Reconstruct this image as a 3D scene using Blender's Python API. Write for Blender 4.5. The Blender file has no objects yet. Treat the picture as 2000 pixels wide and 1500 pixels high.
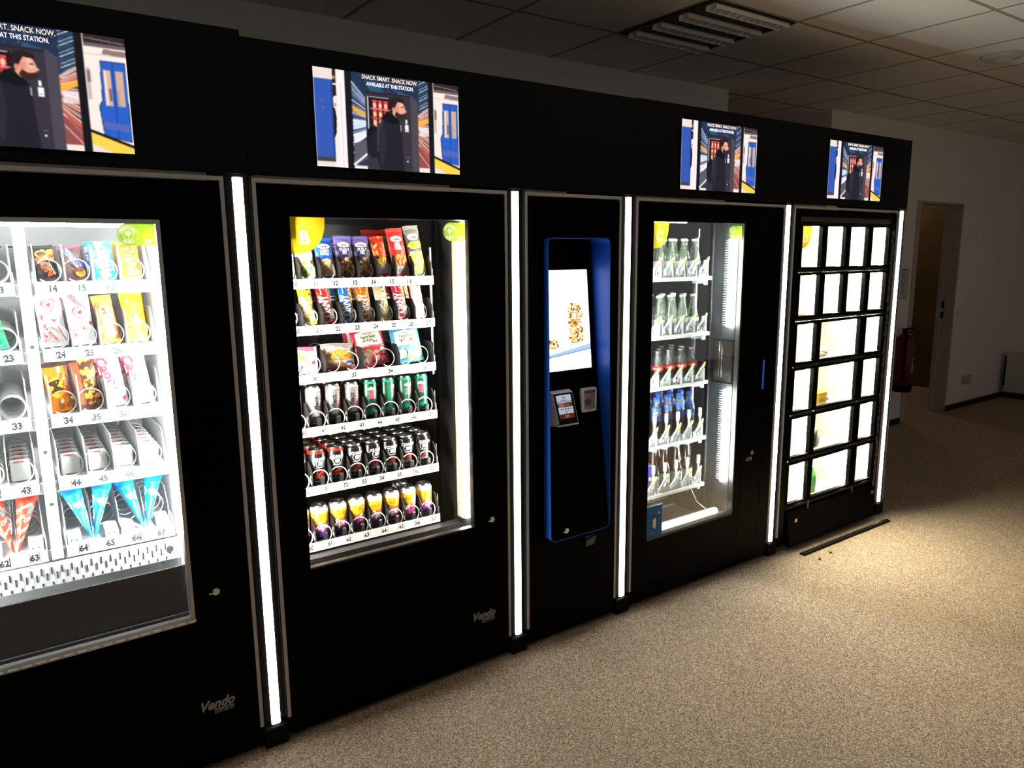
import bpy, math, random
import numpy as np
from mathutils import Vector, Matrix
random.seed(7)
rng = np.random.default_rng(3)
S = bpy.context.scene
COL = S.collection
PI = math.pi

# ------------------------------------------------------------------ camera, world, exposure
cam_d = bpy.data.cameras.new('camera'); cam = bpy.data.objects.new('camera', cam_d); COL.objects.link(cam)
yaw, pitch, roll, FPX = 0.60930, -0.17477, -0.0090456, 1427.95
cy_, sy_, cp_, sp_ = math.cos(yaw), math.sin(yaw), math.cos(pitch), math.sin(pitch)
fwd = Vector((sy_*cp_, cy_*cp_, sp_)); rgt = Vector((cy_, -sy_, 0)); up = rgt.cross(fwd)
r2 = rgt*math.cos(roll)+up*math.sin(roll); u2 = -rgt*math.sin(roll)+up*math.cos(roll)
M = Matrix((r2, u2, -fwd)).transposed().to_4x4(); M.translation = Vector((-.596, -2.226, 1.585))
cam.matrix_world = M
cam_d.sensor_fit = 'HORIZONTAL'; cam_d.sensor_width = 36; cam_d.lens = FPX/2000*36; cam_d.clip_start = .05
S.camera = cam
w = bpy.data.worlds.new('world'); S.world = w; w.use_nodes = True
w.node_tree.nodes['Background'].inputs[0].default_value = (.6, .55, .5, 1)
w.node_tree.nodes['Background'].inputs[1].default_value = .24
S.view_settings.view_transform = 'Standard'; S.view_settings.look = 'None'
S.view_settings.exposure = 0.0; S.view_settings.gamma = 1; S.view_settings.use_curve_mapping = False
LED_POST = 9.0      # radiance of the five front light tubes
LED_A, LED_B, LED_C, LED_D = 215.0, 150.0, 400.0, 170.0
SCREEN = 1.12
try:
    S.cycles.max_bounces = 8; S.cycles.diffuse_bounces = 4; S.cycles.glossy_bounces = 3
    S.cycles.transparent_max_bounces = 24; S.cycles.transmission_bounces = 4
    S.cycles.sample_clamp_indirect = 10.0; S.cycles.use_denoising = True
    S.cycles.caustics_reflective = False; S.cycles.caustics_refractive = False
except Exception:
    pass

# ------------------------------------------------------------------ materials
def lin(c): return tuple((x/12.92 if x <= .04045 else ((x+.055)/1.055)**2.4) for x in c)
def hexc(h): return tuple(int(h[i:i+2], 16)/255 for i in (0, 2, 4))
MATS = {}
def mat(name, col=(.5, .5, .5), rough=.5, metal=0, spec=.5, emis=None, es=0, coat=0, alpha=None, noise=None, bump=None):
    m = bpy.data.materials.new(name); m.use_nodes = True; nt = m.node_tree
    p = nt.nodes['Principled BSDF']
    p.inputs['Base Color'].default_value = (*col, 1); p.inputs['Roughness'].default_value = rough
    p.inputs['Metallic'].default_value = metal; p.inputs['Specular IOR Level'].default_value = spec
    p.inputs['Coat Weight'].default_value = coat
    if emis: p.inputs['Emission Color'].default_value = (*emis, 1); p.inputs['Emission Strength'].default_value = es
    if noise:   # (scale, colour b, low, high)
        tc = nt.nodes.new('ShaderNodeTexCoord'); n = nt.nodes.new('ShaderNodeTexNoise'); n.inputs['Scale'].default_value = noise[0]
        n.inputs['Detail'].default_value = 3
        r = nt.nodes.new('ShaderNodeValToRGB'); r.color_ramp.elements[0].color = (*col, 1); r.color_ramp.elements[1].color = (*noise[1], 1)
        r.color_ramp.elements[0].position = noise[2]; r.color_ramp.elements[1].position = noise[3]
        nt.links.new(tc.outputs['Object'], n.inputs['Vector']); nt.links.new(n.outputs['Fac'], r.inputs['Fac'])
        nt.links.new(r.outputs['Color'], p.inputs['Base Color'])
        if bump:
            b = nt.nodes.new('ShaderNodeBump'); b.inputs['Strength'].default_value = bump; b.inputs['Distance'].default_value = .004
            nt.links.new(n.outputs['Fac'], b.inputs['Height']); nt.links.new(b.outputs['Normal'], p.inputs['Normal'])
    MATS[name] = m
    return m
def emit(name, col, s):
    m = bpy.data.materials.new(name); m.use_nodes = True; nt = m.node_tree; nt.nodes.clear()
    o = nt.nodes.new('ShaderNodeOutputMaterial'); e = nt.nodes.new('ShaderNodeEmission')
    e.inputs[0].default_value = (*col, 1); e.inputs[1].default_value = s; nt.links.new(e.outputs[0], o.inputs[0])
    return m
def clear(name, tint, refl=.12, diff=0, dcol=(.8, .9, .8), rough=.02):
    """thin clear sheet or glass wall: transparent, a fresnel reflection, optional faint scatter"""
    m = bpy.data.materials.new(name); m.use_nodes = True; nt = m.node_tree; nt.nodes.clear()
    o = nt.nodes.new('ShaderNodeOutputMaterial'); t = nt.nodes.new('ShaderNodeBsdfTransparent'); t.inputs[0].default_value = (*tint, 1)
    g = nt.nodes.new('ShaderNodeBsdfGlossy'); g.inputs['Roughness'].default_value = rough
    l = nt.nodes.new('ShaderNodeFresnel'); l.inputs[0].default_value = 1.45
    mu = nt.nodes.new('ShaderNodeMath'); mu.operation = 'MULTIPLY'; mu.inputs[1].default_value = refl/.04 if refl < .04 else 1+refl
    mu.use_clamp = True
    nt.links.new(l.outputs[0], mu.inputs[0])
    mx = nt.nodes.new('ShaderNodeMixShader'); nt.links.new(mu.outputs[0], mx.inputs[0]); nt.links.new(g.outputs[0], mx.inputs[2])
    if diff:
        d = nt.nodes.new('ShaderNodeBsdfTranslucent'); d.inputs[0].default_value = (*dcol, 1)
        d2 = nt.nodes.new('ShaderNodeBsdfDiffuse'); d2.inputs[0].default_value = (*dcol, 1)
        a = nt.nodes.new('ShaderNodeAddShader'); nt.links.new(d.outputs[0], a.inputs[0]); nt.links.new(d2.outputs[0], a.inputs[1])
        m2 = nt.nodes.new('ShaderNodeMixShader'); m2.inputs[0].default_value = diff
        nt.links.new(t.outputs[0], m2.inputs[1]); nt.links.new(a.outputs[0], m2.inputs[2]); nt.links.new(m2.outputs[0], mx.inputs[1])
    else:
        nt.links.new(t.outputs[0], mx.inputs[1])
    nt.links.new(mx.outputs[0], o.inputs[0])
    return m
def painted(name, rough=.45, spec=.4, em=0, coat=0, metal=0):
    """procedural material that shows the print stored on the mesh as colour attribute"""
    m = bpy.data.materials.new(name); m.use_nodes = True; nt = m.node_tree; p = nt.nodes['Principled BSDF']
    a = nt.nodes.new('ShaderNodeVertexColor'); a.layer_name = 'print'
    p.inputs['Roughness'].default_value = rough; p.inputs['Specular IOR Level'].default_value = spec; p.inputs['Coat Weight'].default_value = coat
    p.inputs['Metallic'].default_value = metal
    if em:
        p.inputs['Base Color'].default_value = (0, 0, 0, 1)
        nt.links.new(a.outputs['Color'], p.inputs['Emission Color']); p.inputs['Emission Strength'].default_value = em
    else:
        nt.links.new(a.outputs['Color'], p.inputs['Base Color'])
    return m

BLACK = mat('black_powder_coat', (.0010, .0011, .0015), .45, spec=.04)
HEAD = mat('header_black', (.0012, .0016, .0035), .55, spec=.12)
FRONT = mat('black_front_glass', (.0006, .0006, .0008), .35, spec=.035)
DARKM = mat('dark_liner', (.018, .017, .017), .3, spec=.5)
TRAYB = mat('black_tray_steel', (.02, .019, .019), .4, spec=.5)
TRIM = mat('grey_trim', (.5, .47, .45), .45, 0, noise=(3, (.44, .42, .41), .3, .7))
CHAN = mat('dark_channel', (.007, .0068, .0065), .28, 0, spec=.12)
CHROME = mat('chrome', (.75, .74, .72), .18, 1)
STEEL = mat('brushed_steel', (.5, .49, .47), .35, .9)
WIREM = mat('white_coil_wire', (.85, .85, .85), .3, .2)
WIREA = mat('pale_coil_wire', (.8, .8, .8), .35, .1)
WHITE = mat('white_liner', (.82, .83, .83), .4, noise=(6, (.76, .77, .78), .3, .7))
WHITE2 = mat('white_plastic', (.86, .87, .87), .35)
SLOTM = mat('dark_slot', (.05, .045, .04), .8)
BLUE = mat('blue_shell', (.008, .09, .55), .42, spec=.4)
GREYP = mat('grey_plastic', (.86, .85, .84), .45)
GREYD = mat('grey_slot_plastic', (.12, .115, .11), .5)
BINM = mat('smoked_bin_panel', (.035, .031, .033), .28, spec=.5)
RUBBER = mat('black_rubber', (.0035, .0035, .0035), .6, spec=.1)
BADGE = mat('badge_grey', (.28, .28, .28), .4, .3)
LEDP = emit('tube_diffuser', (1, .965, .90), LED_POST)
LEDA = emit('cabinet_light_cool', (.97, 1, .99), LED_A)
LEDB = emit('cabinet_light_warm', (1, .95, .86), LED_B)
LEDC = emit('cabinet_light_tube', (.93, 1, .95), LED_C)
LEDD = emit('locker_light', (1, .95, .70), LED_D)
BLUEL = emit('blue_slit', (.03, .12, .5), .55)
def printed_film(name, tr=.3, clr=0):
    m = bpy.data.materials.new(name); m.use_nodes = True; nt = m.node_tree; nt.nodes.clear(); o = nt.nodes.new('ShaderNodeOutputMaterial')
    v = nt.nodes.new('ShaderNodeVertexColor'); v.layer_name = 'print'; a = nt.nodes.new('ShaderNodeBsdfDiffuse'); b = nt.nodes.new('ShaderNodeBsdfTranslucent')
    x = nt.nodes.new('ShaderNodeMixShader'); x.inputs[0].default_value = tr
    for q in (a, b): nt.links.new(v.outputs['Color'], q.inputs[0])
    nt.links.new(a.outputs[0], x.inputs[1]); nt.links.new(b.outputs[0], x.inputs[2])
    t = nt.nodes.new('ShaderNodeBsdfTransparent'); y = nt.nodes.new('ShaderNodeMixShader'); y.inputs[0].default_value = clr; nt.links.new(v.outputs['Color'], t.inputs[0])
    nt.links.new(x.outputs[0], y.inputs[1]); nt.links.new(t.outputs[0], y.inputs[2]); nt.links.new(y.outputs[0], o.inputs[0]); return m
FILM = printed_film('printed_film'); FILMA = printed_film('printed_film_dense', .10); FILMY = printed_film('printed_film_clear', .75, .22)
PANE = clear('window_pane', (.97, .98, .97), .02)
PRINT = painted('printed_foil', .42, .4)
PAPER = painted('printed_paper', .6, .25)
CANM = painted('printed_can', .28, .6, coat=.3)
SCR = painted('lit_picture', .3, .2, em=SCREEN)
SCRK = painted('lit_kiosk_picture', .3, .2, em=2.2)
SCRR = painted('lit_reader_picture', .3, .2, em=.75)
WARMTX = emit('caption_warm_white', (1, .80, .62), 1.3)
WHTX = emit('caption_white', (1, .97, 1), 1.5)

# ------------------------------------------------------------------ mesh builder
def wloc(p):
    v = Vector((0, 0, 0))
    while p: v += p.location; p = p.parent
    return v
def link(name, me, parent=None):
    o = bpy.data.objects.new(name, me); COL.objects.link(o)
    if parent: o.parent = parent
    return o
class MB:
    def __init__(s): s.v = []; s.f = []; s.sm = []
    def add(s, vs, fs, smooth=False):
        n = len(s.v); s.v += [tuple(x) for x in vs]; s.f += [tuple(i+n for i in f) for f in fs]; s.sm += [smooth]*len(fs); return s
    def box(s, x0, x1, y0, y1, z0, z1, b=0):
        if x0 > x1: x0, x1 = x1, x0
        if y0 > y1: y0, y1 = y1, y0
        if z0 > z1: z0, z1 = z1, z0
        if not b:
            vs = [(x, y, z) for z in (z0, z1) for y in (y0, y1) for x in (x0, x1)]
            return s.add(vs, [(0, 2, 3, 1), (4, 5, 7, 6), (0, 1, 5, 4), (2, 6, 7, 3), (0, 4, 6, 2), (1, 3, 7, 5)])
        b = min(b, (x1-x0)*.49, (y1-y0)*.49, (z1-z0)*.49)
        vs = []; idx = {}
        for zi, zs in enumerate((-1, 1)):
            for yi, ys in enumerate((-1, 1)):
                for xi, xs in enumerate((-1, 1)):
                    X = (x0, x1)[xi]; Y = (y0, y1)[yi]; Z = (z0, z1)[zi]
                    idx[(xi, yi, zi, 0)] = len(vs); vs.append((X, Y-ys*b, Z-zs*b))
                    idx[(xi, yi, zi, 1)] = len(vs); vs.append((X-xs*b, Y, Z-zs*b))
                    idx[(xi, yi, zi, 2)] = len(vs); vs.append((X-xs*b, Y-ys*b, Z))
        I = lambda *a: idx[a]
        fs = []
        for q in (0, 1):
            a = [I(q, 0, 0, 0), I(q, 1, 0, 0), I(q, 1, 1, 0), I(q, 0, 1, 0)]; fs.append(a if q else a[::-1])
            a = [I(0, q, 0, 1), I(0, q, 1, 1), I(1, q, 1, 1), I(1, q, 0, 1)]; fs.append(a if q else a[::-1])
            a = [I(0, 0, q, 2), I(1, 0, q, 2), I(1, 1, q, 2), I(0, 1, q, 2)]; fs.append(a if q else a[::-1])
        for a in (0, 1):
            for c in (0, 1):
                fs.append([I(0, a, c, 1), I(1, a, c, 1), I(1, a, c, 2), I(0, a, c, 2)])
                fs.append([I(a, 0, c, 0), I(a, 1, c, 0), I(a, 1, c, 2), I(a, 0, c, 2)])
                fs.append([I(a, c, 0, 0), I(a, c, 1, 0), I(a, c, 1, 1), I(a, c, 0, 1)])
                for d in (0, 1): fs.append([I(a, c, d, 0), I(a, c, d, 1), I(a, c, d, 2)])
        return s.add(vs, fs)
    def prism(s, pts, a0, a1, axis='y'):
        n = len(pts); mk = {'y': lambda p, a: (p[0], a, p[1]), 'x': lambda p, a: (a, p[0], p[1]), 'z': lambda p, a: (p[0], p[1], a)}[axis]
        vs = [mk(p, a0) for p in pts]+[mk(p, a1) for p in pts]
        return s.add(vs, [tuple(range(n))[::-1], tuple(range(n, 2*n))]+[(i, (i+1) % n, n+(i+1) % n, n+i) for i in range(n)])
    def lathe(s, prof, c=(0, 0, 0), n=24, axis='z', smooth=True):
        vs = []; fs = []; k = len(prof)
        for i in range(n):
            a = 2*PI*i/n
            for r, h in prof:
                p = (r*math.cos(a), r*math.sin(a), h)
                if axis == 'y': p = (p[0], -p[2], p[1])
                if axis == 'x': p = (p[2], p[0], p[1])
                vs.append((p[0]+c[0], p[1]+c[1], p[2]+c[2]))
        for i in range(n):
            j = (i+1) % n
            for m_ in range(k-1): fs.append((i*k+m_, j*k+m_, j*k+m_+1, i*k+m_+1))
        return s.add(vs, fs, smooth)
    def cyl(s, p0, p1, r, n=12, r1=None, cap=True):
        p0 = Vector(p0); p1 = Vector(p1); d = (p1-p0).normalized(); a = d.orthogonal().normalized(); b = d.cross(a)
        r1 = r if r1 is None else r1
        vs = [p0+(a*math.cos(2*PI*i/n)+b*math.sin(2*PI*i/n))*r for i in range(n)]+[p1+(a*math.cos(2*PI*i/n)+b*math.sin(2*PI*i/n))*r1 for i in range(n)]
        s.add(vs, [(i, (i+1) % n, n+(i+1) % n, n+i) for i in range(n)], True)
        if cap: s.add(vs, [tuple(range(n))[::-1], tuple(range(n, 2*n))])
        return s
    def tube(s, pts, r, n=6):
        pts = [Vector(p) for p in pts]; vs = []; fs = []; k = len(pts)
        prev = None
        for i, p in enumerate(pts):
            d = (pts[min(i+1, k-1)]-pts[max(i-1, 0)]).normalized()
            a = d.orthogonal().normalized() if prev is None else (prev-d*prev.dot(d)).normalized()
            prev = a; b = d.cross(a)
            vs += [p+(a*math.cos(2*PI*j/n)+b*math.sin(2*PI*j/n))*r for j in range(n)]
        for i in range(k-1):
            fs += [(i*n+j, i*n+(j+1) % n, (i+1)*n+(j+1) % n, (i+1)*n+j) for j in range(n)]
        fs += [tuple(range(n))[::-1], tuple(range((k-1)*n, k*n))]
        return s.add(vs, fs, True)
    def mesh(s, name, m, off=(0, 0, 0)):
        me = bpy.data.meshes.new(name)
        me.from_pydata([(x-off[0], y-off[1], z-off[2]) for x, y, z in s.v], [], s.f)
        me.polygons.foreach_set('use_smooth', s.sm); me.materials.append(m); me.update()
        return me
    def build(s, name, m, parent=None, world=True):
        """world=True: coordinates are in the room, made local to the parent"""
        off = wloc(parent) if (parent and world) else (0, 0, 0)
        return link(name, s.mesh(name, m, off), parent)
def B(*a, **k): return MB().box(*a, **k)
def tag(o, label=None, cat=None, group=None, kind=None):
    if label: o['label'] = label
    if cat: o['category'] = cat
    if group: o['group'] = group
    if kind: o['kind'] = kind
    return o
def thing(name, label, cat, loc=(0, 0, 0), group=None):
    o = bpy.data.objects.new(name, None); COL.objects.link(o); o.location = loc; o.empty_display_size = .05
    return tag(o, label, cat, group)
def dup(root, loc=None, rot=None, label=None, parent=None, group=None):
    def cp(o, par):
        c = o.copy(); COL.objects.link(c); c.parent = par
        for ch in list(o.children): cp(ch, c)
        return c
    r = cp(root, parent)
    if loc is not None: r.location = loc
    if rot is not None: r.rotation_euler = rot
    if label: r['label'] = label
    if group: r['group'] = group
    return r
USED = set()
def place(root, loc, rot, label, group=None):
    """first call moves the prototype itself, later calls copy it"""
    if root.name not in USED:
        USED.add(root.name); root.location = loc; root.rotation_euler = rot; root['label'] = label
        if group: root['group'] = group
        return root
    return dup(root, loc, rot, label, None, group)
def struct(o): o['kind'] = 'structure'; return o

# ------------------------------------------------------------------ print canvases (colours of real prints, kept as colour attribute)
_G = {}
def glyphs(t, bold=0, shear=0):
    key = (t, bold, shear)
    if key in _G: return _G[key]
    c = bpy.data.curves.new('t', 'FONT'); c.body = t; c.size = 1; c.offset = bold; c.shear = shear; c.resolution_u = 3
    o = bpy.data.objects.new('t', c); COL.objects.link(o); dg = bpy.context.evaluated_depsgraph_get(); dg.update()
    me = bpy.data.meshes.new_from_object(o.evaluated_get(dg)); me.calc_loop_triangles()
    v = np.array([q.co[:2] for q in me.vertices]).reshape(-1, 2); tr = np.array([q.vertices[:] for q in me.loop_triangles]).reshape(-1, 3)
    COL.objects.unlink(o); bpy.data.objects.remove(o); bpy.data.curves.remove(c); bpy.data.meshes.remove(me)
    if len(v):
        v = v-np.array([(v[:, 0].min()+v[:, 0].max())/2, 0]); v = v/.7
        v[:, 1] -= .5
    _G[key] = (v, tr); return _G[key]
def soften(c, n=1):
    for _ in range(n):
        a = np.pad(c.a, ((1, 1), (1, 1), (0, 0)), 'edge'); a = (a[:-2]+2*a[1:-1]+a[2:])/4; c.a = (a[:, :-2]+2*a[:, 1:-1]+a[:, 2:])/4
    return c
class Cv:
    def __init__(s, w, h, c='ffffff', asp=None):
        s.w, s.h = w, h; s.asp = asp or w/h           # asp = real width / height
        s.a = np.zeros((h, w, 3)); s.a[:] = hexc(c)
        s.X, s.Y = np.meshgrid((np.arange(w)+.5)/w, (np.arange(h)+.5)/h)
    def _c(s, c): return np.array(hexc(c)) if isinstance(c, str) else np.array(c)
    def put(s, m, c, al=1): s.a[m] = s.a[m]*(1-al)+s._c(c)*al; return s
    def rect(s, u0, v0, u1, v1, c, al=1): return s.put((s.X >= u0) & (s.X < u1) & (s.Y >= v0) & (s.Y < v1), c, al)
    def ell(s, cx, cy, rx, ry, c, al=1, rot=0, ring=0):
        dx = (s.X-cx)*s.asp; dy = s.Y-cy; rx = rx*s.asp; ca, sa = math.cos(rot), math.sin(rot)
        d = ((dx*ca+dy*sa)/rx)**2+((-dx*sa+dy*ca)/ry)**2
        m = d <= 1
        if ring: m &= d >= (1-ring)**2
        return s.put(m, c, al)
    def poly(s, pts, c, al=1):
        p = np.array(pts); ins = np.zeros_like(s.X, bool); n = len(p)
        for i in range(n):
            x0, y0 = p[i]; x1, y1 = p[(i+1) % n]
            if y0 == y1: continue
            t = ((s.Y >= min(y0, y1)) & (s.Y < max(y0, y1))) & (s.X < (x1-x0)*(s.Y-y0)/(y1-y0)+x0)
            ins ^= t
        return s.put(ins, c, al)
    def line(s, pts, wd, c, al=1):
        P = [np.array((x*s.asp, y)) for x, y in pts]; m = np.zeros_like(s.X, bool)
        for a, b in zip(P[:-1], P[1:]):
            d = b-a; L = max(d@d, 1e-9); px = s.X*s.asp-a[0]; py = s.Y-a[1]
            t = np.clip((px*d[0]+py*d[1])/L, 0, 1); m |= ((px-t*d[0])**2+(py-t*d[1])**2) < (wd/2)**2
        return s.put(m, c, al)
    def text(s, t, cx, cy, h, c, rot=0, bold=.02, shear=0, sx=1):
        v, tr = glyphs(t, bold, shear)
        if not len(v): return s
        ca, sa = math.cos(rot), math.sin(rot); vx = v[:, 0]*h*sx; vy = v[:, 1]*h
        q = np.stack([cx+(vx*ca-vy*sa)/s.asp, cy+vx*sa+vy*ca], 1)
        m = np.zeros((s.h, s.w), bool)
        for T in tr:
            a, b, d = q[T]
            x0 = max(int(min(a[0], b[0], d[0])*s.w)-1, 0); x1 = min(int(max(a[0], b[0], d[0])*s.w)+2, s.w)
            y0 = max(int(min(a[1], b[1], d[1])*s.h)-1, 0); y1 = min(int(max(a[1], b[1], d[1])*s.h)+2, s.h)
            if x0 >= x1 or y0 >= y1: continue
            X = s.X[y0:y1, x0:x1]; Y = s.Y[y0:y1, x0:x1]
            e = lambda p, r: (r[0]-p[0])*(Y-p[1])-(r[1]-p[1])*(X-p[0])
            e0, e1, e2 = e(a, b), e(b, d), e(d, a)
            m[y0:y1, x0:x1] |= ((e0 >= 0) & (e1 >= 0) & (e2 >= 0)) | ((e0 <= 0) & (e1 <= 0) & (e2 <= 0))
        return s.put(m, c)
    def arc(s, t, cx, cy, r, h, c, a0, a1, flip=False):
        n = len(t)
        for i, ch in enumerate(t):
            if ch == ' ': continue
            a = a0+(a1-a0)*(i+.5)/n
            s.text(ch, cx+r*math.cos(a)/s.asp, cy+r*math.sin(a), h, c, a+PI/2 if flip else a-PI/2, .03)
        return s
    def blobs(s, n, box, rad, cols, seed=0, squash=.7):
        g = random.Random(seed)
        for i in range(n):
            r = g.uniform(*rad); s.ell(g.uniform(box[0], box[2]), g.uniform(box[1], box[3]), r/s.asp, r*squash, g.choice(cols), 1, g.uniform(0, 3))
        return s
    def heart(s, cx, cy, r, c, rot=0, rings=3):
        for k in range(rings):
            R = r*(1-k*.33); pts = []
            for i in range(40):
                t = 2*PI*i/40; x = 16*math.sin(t)**3/17*R; y = (13*math.cos(t)-5*math.cos(2*t)-2*math.cos(3*t)-math.cos(4*t))/17*R
                pts.append((cx+(x*math.cos(rot)-y*math.sin(rot))/s.asp, cy+x*math.sin(rot)+y*math.cos(rot)))
            s.poly(pts, c)
            R2 = .82
            pts = [(cx+(p[0]-cx)*R2, cy+(p[1]-cy)*R2) for p in pts]
            if k < rings-1: s.poly(pts, 'ffffff')
        return s
    def cols(s): return s.a
def setcols(me, cols):
    """cols: (nfaces,3) sRGB 0..1, one per face, quads"""
    at = me.color_attributes.new('print', 'BYTE_COLOR', 'CORNER')
    n = np.array([p.loop_total for p in me.polygons]); c = np.ones((len(cols), 4), np.float32); c[:, :3] = cols
    at.data.foreach_set('color_srgb', np.repeat(c, n, 0).ravel())
def grid_mesh(name, cv, fn, m, extra=None, smooth=True):
    """grid of cv.w x cv.h faces; fn(U,V)->(x,y,z) arrays"""
    nu, nv = cv.w+1, cv.h+1
    U, V = np.meshgrid(np.linspace(0, 1, nu), np.linspace(0, 1, nv))
    X, Y, Z = fn(U, V); vs = np.stack([X, Y, Z], -1).reshape(-1, 3)
    i = np.arange(cv.h)[:, None]*nu+np.arange(cv.w)[None]; F = np.stack([i, i+1, i+nu+1, i+nu], -1).reshape(-1, 4)
    cols = cv.a.reshape(-1, 3)
    if extra:            # back sheet: same grid, mirrored in depth
        X2, Y2, Z2 = extra(U, V); n = len(vs); vs = np.concatenate([vs, np.stack([X2, Y2, Z2], -1).reshape(-1, 3)])
        F = np.concatenate([F, F[:, ::-1]+n]); cols = np.concatenate([cols, cols])
    me = bpy.data.meshes.new(name); me.vertices.add(len(vs)); me.vertices.foreach_set('co', vs.astype(np.float32).ravel())
    me.loops.add(F.size); me.loops.foreach_set('vertex_index', F.ravel().astype(np.int32))
    me.polygons.add(len(F)); me.polygons.foreach_set('loop_start', np.arange(0, F.size, 4, dtype=np.int32))
    me.update(calc_edges=True); me.polygons.foreach_set('use_smooth', [smooth]*len(F))
    me.materials.append(m); setcols(me, cols); me.validate(); return me
def sheet(name, cv, x0, x1, z0, z1, y, m, parent, thick=0):
    off = wloc(parent) if parent else Vector((0, 0, 0))
    fn = lambda U, V: (x0+(x1-x0)*U-off[0], y+0*U-off[1], z0+(z1-z0)*V-off[2])
    return link(name, grid_mesh(name, cv, fn, m, None, False), parent)
def textobj(name, t, x, y, z, h, m, parent, bold=.02, shear=0, sx=1, depth=.001, rot=0):
    v, tr = glyphs(t, bold, shear); off = wloc(parent); n = len(v)
    ca, sa = math.cos(rot), math.sin(rot)
    P = [(x+(p[0]*sx*ca-p[1]*sa)*h-off[0], z+(p[0]*sx*sa+p[1]*ca)*h-off[2]) for p in v]
    vs = [(a, y-off[1], b) for a, b in P]+[(a, y+depth-off[1], b) for a, b in P]
    fs = [tuple(q) for q in tr]+[tuple(int(i)+n for i in q[::-1]) for q in tr]
    ec = {}
    for q in tr:
        for a, b in ((q[0], q[1]), (q[1], q[2]), (q[2], q[0])): ec[(int(a), int(b))] = 1
    for (a, b) in list(ec):
        if (b, a) not in ec: fs.append((a, a+n, b+n, b))
    me = bpy.data.meshes.new(name); me.from_pydata(vs, [], fs); me.materials.append(m); me.update()
    return link(name, me, parent)
# ------------------------------------------------------------------ room shell
CEIL = 2.665; WY = 1.18; RX = 8.35
def grid_ceiling():
    m = bpy.data.materials.new('ceiling_tiles'); m.use_nodes = True; nt = m.node_tree; p = nt.nodes['Principled BSDF']; p.inputs['Roughness'].default_value = .85
    p.inputs['Specular IOR Level'].default_value = .2
    g = nt.nodes.new('ShaderNodeNewGeometry'); sx = nt.nodes.new('ShaderNodeSeparateXYZ'); nt.links.new(g.outputs['Position'], sx.inputs[0])
    def N(op, a, b=None, c=None):
        n = nt.nodes.new('ShaderNodeMath'); n.operation = op
        for i, q in enumerate((a, b, c)):
            if q is None: continue
            if isinstance(q, (int, float)): n.inputs[i].default_value = q
            else: nt.links.new(q, n.inputs[i])
        return n.outputs[0]
    def edge(s, off):
        f = N('FRACT', N('DIVIDE', N('ADD', s, off), .606)); return N('LESS_THAN', N('MINIMUM', f, N('SUBTRACT', 1, f)), .017)
    e = N('MAXIMUM', edge(sx.outputs[0], 20*.606-2.666), edge(sx.outputs[1], 20*.606-.04))
    ns = nt.nodes.new('ShaderNodeTexNoise'); ns.inputs['Scale'].default_value = 60; nt.links.new(g.outputs['Position'], ns.inputs['Vector'])
    r = nt.nodes.new('ShaderNodeValToRGB'); r.color_ramp.elements[0].color = (.82, .79, .75, 1); r.color_ramp.elements[1].color = (.90, .87, .83, 1)
    nt.links.new(ns.outputs['Fac'], r.inputs['Fac'])
    mx = nt.nodes.new('ShaderNodeMix'); mx.data_type = 'RGBA'; nt.links.new(e, mx.inputs['Factor']); nt.links.new(r.outputs['Color'], mx.inputs['A'])
    mx.inputs['B'].default_value = (.34, .32, .30, 1); nt.links.new(mx.outputs['Result'], p.inputs['Base Color'])
    b = nt.nodes.new('ShaderNodeBump'); b.inputs['Distance'].default_value = .004; b.inputs['Strength'].default_value = .5
    nt.links.new(e, b.inputs['Height']); nt.links.new(b.outputs['Normal'], p.inputs['Normal'])
    return m
def carpet():
    m = bpy.data.materials.new('carpet'); m.use_nodes = True; nt = m.node_tree; p = nt.nodes['Principled BSDF']; p.inputs['Roughness'].default_value = .95
    p.inputs['Specular IOR Level'].default_value = .05
    g = nt.nodes.new('ShaderNodeNewGeometry'); n = nt.nodes.new('ShaderNodeTexVoronoi'); n.inputs['Scale'].default_value = 330
    nt.links.new(g.outputs['Position'], n.inputs['Vector'])
    r = nt.nodes.new('ShaderNodeValToRGB'); e = r.color_ramp.elements; e[0].position = .0; e[0].color = (.145, .096, .062, 1); e[1].position = 1.0; e[1].color = (.74, .57, .43, 1)
    k = e.new(.5); k.color = (.37, .27, .19, 1)
    sp = nt.nodes.new('ShaderNodeSeparateColor'); nt.links.new(n.outputs['Color'], sp.inputs[0]); nt.links.new(sp.outputs[0], r.inputs['Fac']); nt.links.new(r.outputs['Color'], p.inputs['Base Color'])
    return m
WALL = mat('wall_paint', (.86, .825, .79), .8, spec=.15, noise=(25, (.90, .865, .83), .3, .7))
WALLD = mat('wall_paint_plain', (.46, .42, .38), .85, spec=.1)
BASEB = mat('dark_baseboard', (.012, .011, .011), .5)
DOORW = mat('brown_door_wood', (.115, .066, .026), .5, noise=(4, (.15, .09, .038), .35, .65))
FRAMEW = mat('door_frame_paint', (.45, .42, .38), .5)
struct(B(-4, RX+2, -5, 6, -.1, 0).build('floor', carpet()))
struct(B(-4, RX+2, -5, 6, CEIL, CEIL+.1).build('ceiling', grid_ceiling()))
struct(B(-4, 3.58, WY, WY+.15, 0, CEIL).build('wall_back', WALL))
struct(B(4.80, 6.26, WY, WY+.135, 0, CEIL).box(7.06, RX, WY, WY+.135, 0, CEIL).box(6.26, 7.06, WY, WY+.135, 2.018, CEIL).box(4.80, 4.95, WY+.135, 5.9, 0, CEIL).build('wall_door_side', WALL))
struct(B(RX, RX+.12, -5, WY+.135, 0, CEIL).box(RX-.15, RX-.0, WY+.135, 5.9, 0, CEIL).build('wall_right', WALL))
struct(B(-4, RX+2, 5.9, 6, 0, CEIL).build('wall_far', WALLD))
struct(B(-4.1, -4, -5, 6, 0, CEIL).build('wall_left', WALLD))
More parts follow.
